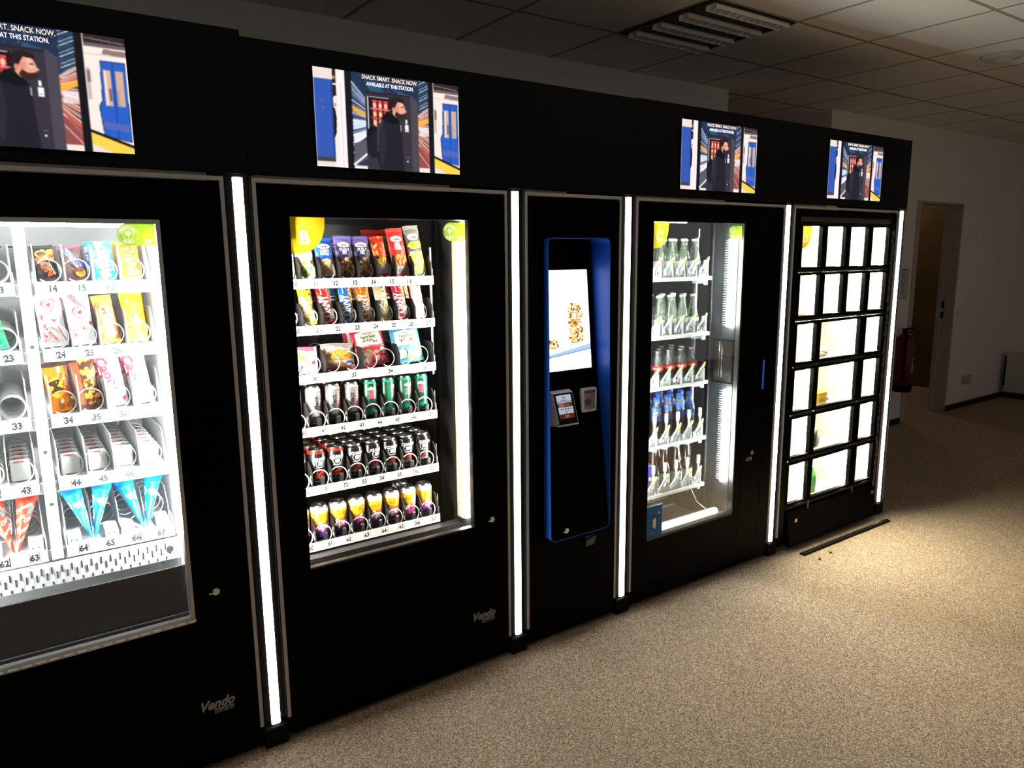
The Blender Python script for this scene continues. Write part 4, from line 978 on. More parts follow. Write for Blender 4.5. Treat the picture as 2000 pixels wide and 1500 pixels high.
P_rednut = Cv(40, 84, 'd23a1e', .5).blobs(80, (.02, .3, .98, .98), (.03, .07), ['e8622a', 'f2a03a', 'c02a1a', 'f6c65a', '8a2416', 'e23a22'], 6).rect(0, 0, 1, .3, 'e6c0b8').rect(.1, .30, .9, .44, 'f0cf2a').rect(.15, .08, .9, .24, 'd8d0e4').rect(0, 0, 1, .07, 'cc2a2a')
P_mexi = nut_bag('d82a20', 'e0382c', ['MEXI', 'CORN'], ['c4521e', 'e88a32', 'f2b04a', '8e3014', 'd86a28', '5a2a1a'], 7)
P_mexi.rect(.1, .05, .9, .2, 'b9a8a4').text('MEXI', .5, .12, .06, '5a4a48')
P_wasabi = nut_bag('54534f', '8c8a80', ['', ''], ['dbe23a', 'c2cc30', 'eef080', '9aa630', 'f0f2c0', 'b8c240'], 8)
P_wasabi.poly([(.05, .60), (.2, .67), (.9, .68), (1, .6), (.85, .55), (.3, .53)], 'd9e02c').text('WASABI', .55, .61, .055, '4d5a10', 0, .04).poly([(.4, .2), (.55, .5), (.75, .42), (.95, .48), (.9, .1), (.5, .08)], 'dfe63c').text('NUTS', .28, .46, .045, 'ffffff')
def corny(base, dark, strip, seed, word='CORNY', big='BIG', wc='ffffff'):
    c = Cv(40, 96, base, .36); c.poly([(.62, 1), (1, 1), (1, .1), (.8, .3), (.74, .6)], strip); c.blobs(26, (.66, .12, 1.0, .75), (.02, .05), [strip, 'e9b868', 'c98438', 'f3d9a0', '8a5226'], seed)
    c.rect(0, .95, 1, 1, dark, .5); c.text('Chocolate', .30, .82, .035, wc, PI/2, .02); c.ell(.72, .86, .16, .05, 'f4ead8'); c.ell(.70, .865, .09, .03, '7a4a2c')
    c.text(word, .41, .36, .24, dark, PI/2, .08, 0, .56); c.text(word, .39, .36, .235, wc, PI/2, .03, 0, .56)
    c.text(big, .76, .22, .12, wc, PI/2, .05, 0, .9); c.rect(0, 0, 1, .045, base); return c
P_cy = corny('f2cf10', 'c79a08', 'f4d860', 1); P_cr = corny('cf2026', '8e1216', 'd99a4e', 2); P_cb = corny('2878d2', '144e9c', 'e6b468', 3); P_co = corny('e87a12', 'a84c08', 'f0a640', 4)
P_cbei = corny('ead7a2', 'c9a862', 'f2e6c2', 5, 'CORNY', '', 'f8f0da'); P_cred = corny('d02840', '8e1830', 'f0a040', 6); P_cpk = corny('efc4c0', 'd69a98', 'f0d090', 7); P_cbr = corny('6f3426', '47201a', 'c58a4a', 8)
P_waf = Cv(96, 60, 'eeb8cc', 1.6); P_waf.rect(.0, .84, 1, 1, 'd84a5c').ell(.45, .78, .25, .10, 'fbeef2').text('Wafer', .45, .78, .09, 'c04068').ell(.52, .62, .14, .16, 'f2c84a').blobs(22, (.3, .5, .7, .75), (.03, .06), ['e89a4a', 'f6d98a', 'c8642e'], 3)
P_waf.blobs(9, (.0, .18, 1, .45), (.07, .11), ['d8382e', 'e2503e', 'c42a28'], 4).text('Strawberry', .42, .40, .10, 'ffffff').rect(.93, 0, 1, 1, 'd88aa8')
P_sand = Cv(96, 66, 'e9e2d8', 1.45); P_sand.rect(0, .90, 1, 1, 'bdb6ae').text('TASTY SNACK', .62, .84, .075, '8a6a5c').text('Toast Cheese', .62, .73, .06, 'a89a8e').ell(.08, .72, .04, .1, 'd65040')
P_sand.ell(.52, .50, .42, .22, 'e9a02a').ell(.52, .53, .38, .17, 'f2b944').blobs(60, (.18, .38, .86, .66), (.015, .04), ['f6c65a', 'd98a24', 'e8a838', 'f8d98a'], 5).poly([(0, .28), (.1, .34), (.9, .30), (.95, .22), (.2, .16), (0, .2)], 'd9cfc4').poly([(0, .05), (.9, .05), (.9, .2), (0, .24)], 'd8a878').rect(0, 0, 1, .07, 'c23a3a').poly([(.68, .1), (.95, .14), (.9, .3), (.72, .28)], '4a6ac0').rect(.72, .14, .86, .2, 'e8eaf4')
def candy(base, light, name, f, seed):
    c = Cv(80, 100, base, .8); c.rect(0, .86, 1, 1, base); c.rect(0, .9, 1, .905, 'ffffff', .4); c.poly([(.10, .45), (.93, .48), (.90, .84), (.6, .84), (.5, .89), (.4, .84), (.12, .82)], 'fbf6ee')
    c.text('sweet candy', .5, .78, .035, 'c03030').text('herbsfield', .5, .70, .085, '3a7a2e', .04, .03, .2, .8).blobs(12, (.25, .55, .75, .62), (.02, .035), ['d84040', '6a9a3a', 'a05030'], seed)
    c.poly([(.0, .46), (.5, .5), (1, .46), (1, .42), (.5, .46), (0, .42)], light).blobs(30, (.1, .10, .95, .40), (.04, .085), f, seed+1).rect(.08, .12, .32, .34, 'f6ece4').text('Fruit', .2, .23, .06, base); return c
P_cand1 = candy('d8304a', 'f08a90', 'a', ['e88a86', 'f4c2a8', '7aa84a', 'd65a5a', 'f2dcc0', 'e26a70'], 3); P_cand2 = candy('58b4dc', 'a8dcf0', 'b', ['e4f0f0', 'a8d070', '6ab0d8', 'f2f6f0', 'c8dc90', '88c4e4'], 5)
kinds = {}
def K_(key, fn):
    if key not in kinds: kinds[key] = fn()
    return kinds[key]
def mk_pouch(key, cv, w_, h, t, cat, base='snack_bag', **k):
    o = pouch(base, cv, w_, h, t, **k); tag(o, None, cat); kinds[key] = o; return o
mk_pouch('green', P_greenb, .062, .135, .022, 'snack bag'); mk_pouch('pist', P_pistachio, .062, .135, .022, 'snack bag'); mk_pouch('blue', P_blue, .064, .138, .024, 'snack bag'); mk_pouch('purple', P_purple, .064, .145, .024, 'snack bag')
mk_pouch('rednut', P_rednut, .052, .145, .022, 'snack bag'); mk_pouch('mexi', P_mexi, .064, .172, .024, 'snack bag'); mk_pouch('wasabi', P_wasabi, .062, .182, .024, 'snack bag')
for k_, cv in (('cy', P_cy), ('cr', P_cr), ('cb', P_cb), ('co', P_co), ('cbei', P_cbei), ('cred', P_cred), ('cpk', P_cpk), ('cbr', P_cbr)): mk_pouch(k_, cv, .050, .138, .024, 'cereal bar', 'cereal_bar', waist=.08)
mk_pouch('cand1', P_cand1, .122, .150, .030, 'candy bag', 'candy_bag'); mk_pouch('cand2', P_cand2, .118, .142, .030, 'candy bag', 'candy_bag'); mk_pouch('sand', P_sand, .120, .092, .030, 'snack bag', seal=.05)
kinds['waf'] = tag(box_pack('wafer_pack', P_waf, .122, .092, .022), None, 'wafer pack')
YF = .150
def bag(key, x, y, z, label, lean=-14, yawz=0, roll=0, group=None): return place(kinds[key], (x, y, z+.0045), (R(lean), R(roll), R(yawz)), label, group)
SM = 'of the snack machine'
z = bzf[0]
for k_, x, l, d, ro in (('pist', BL[0], -12, 'pale pistachio bag', 0), ('green', BL[1], -12, 'white bag with green and yellow nuts', -3), ('blue', BL[2], -13, 'bright blue cashew bag', -2), ('purple', BL[3], -12, 'purple student mix bag, left one of the pair', -1), ('purple', BL[4], -14, 'purple student mix bag, right one of the pair', -3), ('rednut', BL[5], -12, 'red and orange patterned narrow nut bag', -6), ('mexi', BL[6], -10, 'tall red corn snack bag with white lettering', -5), ('wasabi', BL[7], -9, 'tall grey bag with yellow-green wasabi print', -6)):
    bag(k_, x+.002, YF+.030, z, '%s on the top tray above number %d' % (d, 10+BL.index(x)) , l, 0, ro)
bag('purple', BL[2]+.006, YF+.105, z, 'purple bag behind the bright blue bag on the top tray', -14, 0, -3); bag('purple', BL[3]+.006, YF+.115, z, 'purple bag behind the left purple bag of the pair', -14, 0, -2)
bag('mexi', BL[5]+.008, YF+.10, z, 'red corn snack bag behind the patterned nut bag on the top tray', -15, 0, -3); bag('mexi', BL[6]-.004, YF+.10, z, 'red corn snack bag behind the tall red one on the top tray', -14, 0, -5); bag('green', BL[1]+.004, YF+.10, z, 'pale bag behind the white and green one on the top tray', -14, 0, 0)
z = bzf[1]
for k_, i, d, ro in (('cbr', 0, 'brown', 0), ('cy', 1, 'yellow', -3), ('cr', 2, 'red and gold', -6), ('cb', 3, 'bright blue', -1), ('co', 4, 'orange', -3), ('cbei', 5, 'cream', -5), ('cred', 6, 'crimson', -4), ('cpk', 7, 'pale pink', -3)):
    bag(k_, BL[i]+.001, YF+.030, z, 'front %s cereal bar, second tray of the snack machine' % d, -14, 0, ro, 'cereal bars on the second tray')
for k_, i, d in (('cb', 3, 'bright blue'), ('cred', 6, 'crimson'), ('cpk', 7, 'pale pink'), ('co', 4, 'orange'), ('cr', 2, 'red and gold')):
    bag(k_, BL[i]-.016, YF+.100, z, '%s cereal bar standing behind the front one of its colour' % d, -15, 0, -3, 'cereal bars on the second tray')
z = bzf[2]
place(kinds['waf'], (BL[0]+.030, YF+.040, z), (R(-12), R(2), 0), 'pink strawberry wafer pack on the third tray of the snack machine')
bag('sand', BL[2]+.034, YF+.045, z, 'toast snack pack with orange filling on the third tray', -16, 0, 1)
bag('cand1', BL[4]+.028, YF+.050, z, 'large red fruit candy bag on the third tray, in front', -17, 0, -7); bag('cand1', BL[4]+.012, YF+.105, z+.002, 'large red fruit candy bag behind the front red one', -17, 0, -3)
bag('cand2', BL[6]+.030, YF+.045, z, 'large light blue candy bag on the third tray, in front', -15, 0, -4); bag('cand2', BL[6]+.006, YF+.110, z+.004, 'large light blue candy bag behind the front blue one', -16, 0, -3)
# ---- cans
ALU = mat('can_aluminium', (.62, .62, .63), .28, 1)
def can(name, cv, r, h, neck=.004, cat='drink can', rim=ALU, rimc=None):
    b0, b1 = .007, h-.012; Rn = r-neck-.0015
    fn = lambda U, V: (r*np.sin((U-.5)*2*PI)*1.0, -r*np.cos((U-.5)*2*PI), b0+(b1-b0)*V)
    # body narrows towards the shoulder
    def fn2(U, V):
        k = np.clip((V-.90)/.10, 0, 1); rr = r-(neck)*k**1.6; k2 = np.clip((.05-V)/.05, 0, 1); rr = rr-.003*k2**1.5
        return rr*np.sin((U-.5)*2*PI), -rr*np.cos((U-.5)*2*PI), b0+(b1-b0+.006)*V
    o = link(name, grid_mesh(name, cv, fn2, CANM)); tag(o, None, cat)
    MB().lathe([(0, .003), (r-.012, .002), (r-.008, 0), (r-.005, .0015), (r-.003, b0)], n=28).build('can_base', ALU, o)
    MB().lathe([(r-neck, b1+.006), (Rn+.0005, h-.003), (Rn+.001, h), (Rn-.0015, h), (Rn-.003, h-.005), (0, h-.005)], n=28).build('lid', rim, o)
    MB().tube([(.010*math.cos(a_), -.002+.013*math.sin(a_), h-.0035) for a_ in [2*PI*i/12 for i in range(13)]], .0012, 5).build('pull_tab', ALU, o)
    return o
def eff_silver():
    c = Cv(110, 60, '757173', .18/.12); c.rect(0, .0, 1, .18, '1c1b1d'); c.rect(0, .90, 1, 1, 'c9c6c6'); c.rect(.0, .0, .36, 1, '6b696c')
    for u0 in (.50, 0.02):
        for i in range(9):
            for j in range(3):
                c.ell(u0+.055+j*.042, .22+i*.082, .017, .030, 'd8261e' if j == 0 else 'b8332c')
                c.ell(u0+.055+j*.042, .22+i*.082, .019, .034, 'f0e8e8', 1, 0, .12)
    c.text('effect', .46, .52, .15, '0f0f10', PI/2, .03, 0, .95); return c
def eff_green():
    c = Cv(110, 60, '0e4a34', .18/.12); c.rect(0, 0, 1, .18, '18a878'); c.rect(0, .94, 1, 1, '2cc296'); c.rect(.30, .18, .42, .94, '2a7a5c'); c.rect(.57, .18, .62, .94, '3a8a6c')
    for u0 in (.44, .94):
        c.text('effect', u0+.05, .80, .10, 'e8f4ee', 0, .03)
        for i in range(4):
            for j in range(3): c.ell(u0-.01+j*.05+(i % 2)*.02, .52+i*.062, .021, .034, 'd8345c'); c.ell(u0-.01+j*.05+(i % 2)*.02, .52+i*.062, .013, .02, 'f0a0b4', .5)
        c.text('melon', u0+.04, .32, .06, 'c83a58', .1, .02, .2)
    return c
def whisky(red):
    c = Cv(110, 60, '0d0c0d', .207/.10)
    for u0 in (.5, .0, 1.0):
        c.text('JACK DANIEL\'S', u0, .75, .095, 'f4f2ee', 0, .03, 0, .62); c.ell(u0, .60, .085, .14, 'f0eeea', 1, 0, .14); c.ell(u0, .60, .05, .075, 'e6e2dc'); c.text('No.7', u0, .60, .06, '141212'); c.rect(u0-.08, .45, u0+.08, .462, 'cfcac4')
        c.text('Cola', u0, .30, .15, 'd8281e', .12, .03, .3, .8) ; c.text('10% VOL', u0, .14, .07, 'e8e4de' if not red else 'e04034', 0, .02)
    if red: c.rect(0, .93, 1, 1, 'cf2a20')
    return c
def spezi():
    c = Cv(110, 66, 'f2a818', .207/.10); c.rect(0, .86, 1, 1, 'f3efe8'); c.rect(0, .78, 1, .87, 'f6d9a0'); c.rect(0, .60, 1, .80, 'f0b41c'); c.rect(0, .42, 1, .5, 'ec7a2c'); c.rect(0, .32, 1, .42, 'e0503a'); c.rect(0, .16, 1, .32, 'd02a78'); c.rect(0, 0, 1, .17, '46268c')
    for u0 in (.5, .0, 1.0):
        c.poly([(u0-.16, .0), (u0-.05, .14), (u0+.05, .0)], '2c2a8c'); c.poly([(u0+.0, .05), (u0+.12, .22), (u0+.2, .08)], 'd8388c')
        c.text('PAULANER', u0, .66, .105, '6a4a14', 0, .015, 0, .86); c.text('Spezi', u0, .36, .24, 'ffffff', 0, .05, .15, .8)
    c.rect(.72, .05, .80, .75, 'f0ece6'); 
    for i in range(14): c.rect(.73, .12+i*.045, .79, .13+i*.045, '6a6a6a')
    return c
kinds['effs'] = can('slim_can', eff_silver(), .0265, .134, .004); kinds['effg'] = can('slim_can', eff_green(), .0265, .134, .004)
kinds['jd'] = can('drink_can', whisky(False), .0325, .116, .006); RR = mat('red_can_rim', (.62, .03, .02), .3, .6); kinds['jdr'] = can('drink_can', whisky(True), .0325, .116, .006)
for ch in list(kinds['jdr'].children):
    if ch.name.startswith('lid'): MB().lathe([(.0322, .104), (.0268, .1105), (.0272, .1125), (.0258, .1125)], n=28).build('red_collar', RR, kinds['jdr'])
kinds['spezi'] = can('drink_can', spezi(), .0325, .116, .006)
def put_can(key, x, y, z, rot, label, group): return place(kinds[key], (x, y, z+.0012), (0, 0, R(rot)), label, group)
for i in range(8):
    kx = BL[i]+.004; s_ = i < 4
    put_can('effs' if s_ else 'effg', kx, YF+.050, bzf[3]+.004, [0, 18, 4, -4, 4, 48, 20, -12][i], 'front %s slim can above number %d' % ('silver and black' if s_ else 'dark green', 40+i), 'slim cans on the fourth tray')
    put_can('effs' if s_ else 'effg', kx, YF+.108, bzf[3]+.004, 30*i, '%s slim can behind the front one above number %d' % ('silver and black' if s_ else 'dark green', 40+i), 'slim cans on the fourth tray')
    red = i < 3
    for d in range(4 if i < 7 else 4):
        put_can('jdr' if red else 'jd', kx-.0005, YF+.055+.0675*d, bzf[4]+.004, [6, 8, -6, 2, 14, 0, -8, -10][i]+d*40, 'black whisky-cola can%s above number %d, %s' % (' with red collar' if red else '', 50+i, ['in front', 'second in depth', 'third in depth', 'at the back'][d]), 'black cans on the fifth tray')
    put_can('spezi', kx-.0005, YF+.055, bzf[5]+.004, [10, 22, 10, 50, 14, 6, -60, 36][i], 'front orange and purple lemonade can above number %d' % (60+i), 'lemonade cans on the bottom tray')
put_can('spezi', BL[6]+.008, YF+.124, bzf[5]+.004, 120, 'orange and purple lemonade can standing behind the front row, bottom tray right', 'lemonade cans on the bottom tray')

# ---- ice cream machine goods
def bar_cv(base, fn): c = Cv(44, 84, base, .55); fn(c); return c
def f_lion(c): c.blobs(14, (.2, .6, .9, .85), (.05, .09), ['c8742a', 'e8a850', '6a3c1c'], 2); c.ell(.45, .76, .3, .10, 'd98a3a'); c.ell(.45, .76, .2, .06, '3a2418'); c.text('LION', .5, .42, .2, 'd8502a', -1.15, .05, 0, .9); c.line([(.66, .62), (.84, .16)], .02, 'b8c8a0')
def f_snick(c): c.poly([(.18, .9), (.40, .95), (.86, .40), (.62, .34)], 'eef0f6'); c.text('SNICKERS', .52, .64, .13, '2a3c9c', -1.0, .05, 0, .92); c.ell(.72, .2, .22, .12, 'c98a3c', 1, .3); c.ell(.70, .25, .18, .08, '6a3a20', 1, .3); c.blobs(20, (.55, .10, .92, .22), (.015, .03), ['e8b460', 'b06a28'], 3); c.rect(0, .93, 1, 1, 'b03a50')
def f_bounty(c): c.poly([(0, 0), (.48, 0), (.22, 1), (0, 1)], '1b84c8'); c.poly([(.45, 0), (.62, 0), (.4, 1), (.22, 1)], 'f6fbff'); c.poly([(.62, 0), (1, 0), (1, 1), (.5, 1)], '3fb0dc'); c.text('BOUNTY', .66, .58, .15, 'f8fcff', -1.25, .06, 0, .95); c.text('BOUNTY', .22, .5, .14, 'f8fcff', -1.2, .05, 0, .9); c.ell(.55, .12, .24, .08, 'efe9e0')
def f_twix(c): c.rect(0, 0, 1, 1, 'f2a21c'); c.poly([(.3, 0), (.9, 0), (.8, 1), (.4, 1)], 'f8bc34'); c.text('TWIX', .62, .56, .24, 'd03a1c', -1.25, .06, .2, .9); c.line([(.5, .4), (.6, .05)], .05, 'e88a1c'); c.rect(0, .95, 1, 1, 'd88a18')
def f_heart(c):
    c.heart(.52, .78, .16, 'd84050', .2); c.heart(.62, .48, .065, 'd84050', -.2, 2); c.heart(.12, .55, .07, 'd84050', .3, 2); c.text('Ice cream', .42, .26, .07, 'd84050', -.9, .03); c.line([(.72, .36), (.98, .06)], .02, 'd84050'); c.heart(.2, .2, .12, 'd84050', -.4); c.rect(0, .97, 1, 1, 'e8a0a8')
def f_heart2(c): c.text('Solero', .42, .84, .13, 'd84050', -.9, .04, .2, .8); c.heart(.55, .58, .17, 'd84050', .25); c.heart(.6, .28, .08, 'd84050', .1); c.heart(.9, .38, .06, 'd84050', 0, 2); c.text('Eis', .2, .22, .09, 'd84050', -.6, .04); c.rect(0, .97, 1, 1, 'e8a0a8')
def f_mini(c): c.rect(0, 0, 1, 1, 'a85a34'); c.rect(.2, .05, .8, .88, 'c86a44'); c.poly([(0, .8), (.25, .9), (.5, .8), (.75, .9), (1, .8), (1, 1), (0, 1)], 'd8a040'); c.ell(.52, .66, .24, .115, 'e8c088'); c.text('M', .52, .66, .13, '8a3c22', -1.45, .06); c.text('mini', .52, .40, .16, 'f0d8a8', -1.45, .05); c.ell(.6, .16, .3, .05, 'f0c878', 1, .2); c.rect(0, 0, 1, .07, 'd8a83c')
def f_banana(c): c.rect(0, 0, 1, 1, 'f0bc1c'); c.rect(.0, .1, .14, .95, 'd89a18'); c.blobs(16, (.1, .1, .9, .95), (.02, .05), ['f6ca38', 'e8ae18'], 4); c.ell(.3, .84, .06, .03, 'fdf6e0'); c.line([(.5, .35), (.7, .05)], .012, 'fbe8a0'); c.rect(0, .95, 1, 1, 'c98a18')
def f_magnum(c): c.rect(0, 0, 1, 1, 'ee7a1a'); c.ell(.42, .50, .32, .22, 'f8c02c'); c.poly([(.55, 1), (.75, 1), (.62, .62)], 'f2e4d8'); c.rect(.86, 0, 1, 1, '7a3418'); c.text('M', .40, .52, .26, '3a2414', -1.35, .03); c.text('ALMOND', .76, .50, .10, '7a3410', -1.4, .02); c.blobs(8, (.4, .1, .95, .25), (.05, .09), ['8a5a30', 'f0d8a8', 'f29a30'], 5); c.rect(0, .93, 1, 1, '3c2a22')
def f_flower(c): c.rect(0, 0, 1, 1, '4a2c24'); c.rect(0, .1, .35, .95, '9a4a2c'); c.rect(0, .93, 1, 1, '3a1e18'); c.blobs(20, (.4, .65, 1, .98), (.05, .09), ['e88a2c', '4a2c24', 'f0a23c'], 6); c.ell(.62, .48, .22, .11, 'ee8a2a'); c.text('M', .62, .48, .13, '4a2418', -1.3, .05); c.blobs(14, (.4, .06, .95, .34), (.04, .08), ['e88a2c', '4a2c24', 'f0a23c'], 7)
def f_capri(c): c.text('Capri', .36, .66, .24, 'd84050', -1.15, .05, .2, .85); c.heart(.58, .34, .13, 'd84050', .15); c.blobs(8, (.3, .9, 1, 1), (.03, .06), ['d84050', 'f0b0b8'], 3); c.heart(.85, .12, .07, 'd84050', 0, 2); c.heart(.15, .1, .05, 'd84050', 0, 2)
def f_mint(c): c.rect(0, 0, 1, 1, '3fd890'); c.rect(.0, .6, 1, 1, 'a8f0cc'); c.poly([(0, .1), (.8, .0), (.9, .3), (.1, .5)], '2cc87c'); c.rect(0, .0, 1, .12, '8ae8dc'); c.blobs(8, (.1, .1, .9, .6), (.05, .1), ['5ce0a4', '34c880'], 2)
for k_, base, f, w_, h, cat, nm in (('lion', '171415', f_lion, .056, .100, 'chocolate bar', 'chocolate_bar'), ('snick', '3c2621', f_snick, .058, .100, 'chocolate bar', 'chocolate_bar'), ('bounty', '2a96d0', f_bounty, .060, .112, 'chocolate bar', 'chocolate_bar'), ('twix', 'f2a21c', f_twix, .056, .112, 'chocolate bar', 'chocolate_bar'),
                                ('heart', 'f6f4f4', f_heart, .064, .152, 'ice cream', 'ice_cream_pouch'), ('heart2', 'f7f5f5', f_heart2, .064, .160, 'ice cream', 'ice_cream_pouch'), ('mini', 'a85a34', f_mini, .052, .142, 'ice cream', 'ice_cream_pouch'), ('banana', 'f0bc1c', f_banana, .056, .146, 'ice cream', 'ice_cream_pouch'),
                                ('magnum', 'ee7a1a', f_magnum, .062, .140, 'ice cream', 'ice_cream_pouch'), ('flower', '4a2c24', f_flower, .062, .150, 'ice cream', 'ice_cream_pouch'), ('capri', 'f7f4f4', f_capri, .060, .156, 'ice cream', 'ice_cream_pouch'), ('mint', '3fd890', f_mint, .050, .120, 'ice cream', 'ice_cream_pouch')):
    mk_pouch(k_, bar_cv(base, f), w_, h, .018, cat, nm, seed=len(k_)+7)
IM = 'ice cream machine'
for i, (k_, d) in enumerate((('lion', 'dark chocolate bar with orange lettering'), ('snick', 'brown chocolate bar with blue lettering on white'), ('bounty', 'blue and white coconut bar'), ('twix', 'orange chocolate bar with red lettering'))):
    place(kinds[k_], (AXC[i], YF+.046, azf[0]+.0045), (R(-12), R((-6, -8, -2, -3)[i]), 0), d+' above number %d' % (14+i))
place(kinds['bounty'], (AXC[2]-.006, YF+.09, azf[0]+.0045), (R(-12), R(-3), 0), 'blue and white coconut bar behind the front one'); place(kinds['twix'], (AXC[3]-.010, YF+.09, azf[0]+.0045), (R(-12), R(-3), 0), 'orange chocolate bar behind the front orange one')
for i, (k_, d) in enumerate((('heart', 'white ice cream pouch with red heart emblem and diagonal line'), ('heart2', 'white ice cream pouch with red heart below red lettering'), ('mini', 'brown and tan ice cream pouch'), ('banana', 'banana yellow ice cream pouch'))):
    place(kinds[k_], (AXC[i]-.001, YF+.046, azf[1]+.0045), (R(-13), R((-4, -3, -6, -4)[i]), 0), d+', second tray')
place(kinds['heart'], (AXC[0]+.012, YF+.10, azf[1]+.0045), (R(-12), 0, 0), 'white ice cream pouch behind the first one, second tray'); place(kinds['banana'], (AXC[3]+.008, YF+.10, azf[1]+.0045), (R(-12), R(-2), 0), 'yellow ice cream pouch behind the banana yellow one, second tray'); place(kinds['heart2'], (AXC[1]-.006, YF+.10, azf[1]+.0045), (R(-12), R(-2), 0), 'white ice cream pouch behind the second one, second tray')
for i, (k_, d) in enumerate((('magnum', 'orange almond ice cream pouch with large letter M'), ('flower', 'brown ice cream pouch with orange flowers'), ('capri', 'white ice lolly pouch with red lettering above number 36'), ('capri', 'white ice lolly pouch with red lettering above number 37'))):
    place(kinds[k_], (AXC[i]-.001, YF+.046, azf[2]+.0045), (R(-13), R((-5, -5, -6, -6)[i]), 0), d+', third tray', 'white lolly pouches' if k_ == 'capri' else None)
for i in (2, 3): place(kinds['capri'], (AXC[i]-.010, YF+.10, azf[2]+.0045), (R(-14), R(-4), 0), 'white ice lolly pouch behind the front one above number %d' % (34+i), 'rear white lolly pouches')
place(kinds['mint'], (AXL[2]-.012, YF+.050, azf[1]+.0045), (R(-16), R(-10), 0), 'mint green ice cream pouch in the coil left of the white post')
# white cups lying in the coils of the fourth tray
CUPM = mat('carton_white', (.86, .86, .84), .5, noise=(30, (.82, .82, .80), .4, .6)); CUPR = mat('carton_red_print', (.55, .08, .08), .5)
cup = MB().box(-.024, .024, -.009, .009, 0, .060, .003).build('ice_cream_carton', CUPM); tag(cup, None, 'carton'); MB().box(-.015, .010, -.0092, -.0088, .052, .055).build('red_print', CUPR, cup)
for i, x in enumerate(AXC+AXL[1:]):
    for j in range(5):
        place(cup, (x, YF+.050+j*.052, azf[3]+.002), (R(-8), 0, 0), 'white ice cream carton in the coil above number %d, %s' % ([44, 45, 46, 47, 42, 43][i], ['in front', 'second in depth', 'third in depth', 'fourth in depth', 'at the back'][j]), 'white cartons on the fourth tray')
def cone(name, base, seed, blue):
    c = Cv(80, 70, base, .9)
    if blue:
        c.rect(0, .90, 1, 1, '0a86d8'); c.rect(0, .84, 1, .86, '5cc8f4')
        for u0 in (.25, .75): c.line([(u0-.14, .62), (u0-.06, .74), (u0+.06, .76), (u0+.1, .68), (u0, .60), (u0-.1, .58)], .045, 'f4fbff'); c.ell(u0, .40, .10, .12, 'f4fbff'); c.ell(u0, .40, .05, .07, base)
        for u0 in (0, .5, 1): c.heart(u0, .66, .09, 'f4fbff', 0, 2); c.line([(u0-.05, .2), (u0+.02, .5)], .03, 'c8ecff')
        c.rect(0, 0, 1, .12, '3cc0f4')
    else:
        for i in range(12): c.text('Cornetto', (i*.37+.1) % 1, .12+i*.072, .07, 'f6d8cc', .5, .04, .2)
        c.rect(0, .9, 1, 1, 'a82c1c'); c.ell(.62, .72, .05, .05, '3a8ad8')
    H = .158
    def fn(U, V):
        r = .0015+.0250*V**.92; a = (U-.5)*2*PI; k = np.clip((V-.86)/.14, 0, 1)
        return r*np.sin(a)*(1+.12*k), -r*np.cos(a)*(1-.45*k)*(1+.05*np.cos(3*a)*V), V*H
    o = link(name, grid_mesh(name, c, fn, PRINT)); tag(o, None, 'ice cream cone')
    MB().box(-.028, .028, -.006, .006, H-.006, H+.010, .004).build('folded_lid', mat(('blue' if blue else 'red')+'_foil_lid', (.01, .22, .68) if blue else (.42, .05, .02), .35, .4), o)
    return o
cb_ = cone('ice_cream_cone', '18a4ea', 1, True); cr_ = cone('ice_cream_cone', 'cc4426', 2, False)
for i, x in enumerate(AXC): place(cb_, (x+(.031, -.029, .031, -.029)[i], YF+.022, azf[4]+.004), (R(-24), R((-15, 14, -15, 14)[i]), 0), 'blue wrapped ice cream cone above number %d' % (64+i), 'blue cones on the bottom tray')
for i, x in enumerate(AXL[1:]): place(cr_, (x+(.031, -.029)[i], YF+.022, azf[4]+.004), (R(-24), R((-15, 14)[i]), 0), 'red wrapped ice cream cone above number %d' % (62+i), 'red cones on the bottom tray')

# ---- bottles
GLC = clear('clear_bottle_glass', (.95, .98, .95), .9, .06, (.78, .92, .70)); GLK = clear('plain_bottle_glass', (.92, .95, .94), .35, .10, (.8, .85, .85))
GLB = mat('brown_bottle_glass', (.045, .016, .006), .12, spec=.8, coat=.5); COLA = mat('cola_liquid', (.010, .005, .004), .15, spec=.6)
CAPW = mat('white_cap', (.8, .81, .8), .35, .3); CAPB = mat('blue_cap', (.01, .10, .55), .35)
def bottle(name, prof, gm, liquid, label_cv, lz, lr, capm, cap_r, H, neck=None, cap_h=.010):
    o = MB().lathe(prof, n=24).build(name, gm); tag(o, None, 'bottle')
    if liquid:
        m_, top = liquid; MB().lathe([(0, .004)]+[(max(r-.0018, 0), min(z, top)) for r, z in prof if z <= top and r > 0]+[(0, top)], n=20).build('drink', m_, o)
    MB().lathe([(cap_r*.86, H-cap_h), (cap_r, H-cap_h+.002), (cap_r*.95, H-.001), (cap_r*.7, H), (0, H)], n=18).build('cap', capm, o)
    if label_cv:
        z0, z1 = lz; r0, r1 = lr
        link('label_wrap', grid_mesh('label_wrap', label_cv, lambda U, V: ((r0+(r1-r0)*V)*np.sin((U-.5)*2*PI), -(r0+(r1-r0)*V)*np.cos((U-.5)*2*PI), z0+(z1-z0)*V), PAPER), o)
    if neck:
        cv, z0, z1, r0, r1 = neck
        link('neck_wrap', grid_mesh('neck_wrap', cv, lambda U, V: ((r0+(r1-r0)*V)*np.sin((U-.5)*2*PI), -(r0+(r1-r0)*V)*np.cos((U-.5)*2*PI), z0+(z1-z0)*V), PAPER), o)
    return o
lw = Cv(60, 24, 'f2f5f4', 2.2)
for u0 in (.5, 0, 1): lw.text('vio', u0, .62, .3, '6a8ab0', 0, .02); lw.text('medium', u0, .25, .14, '8a9ab0')
H1 = .172
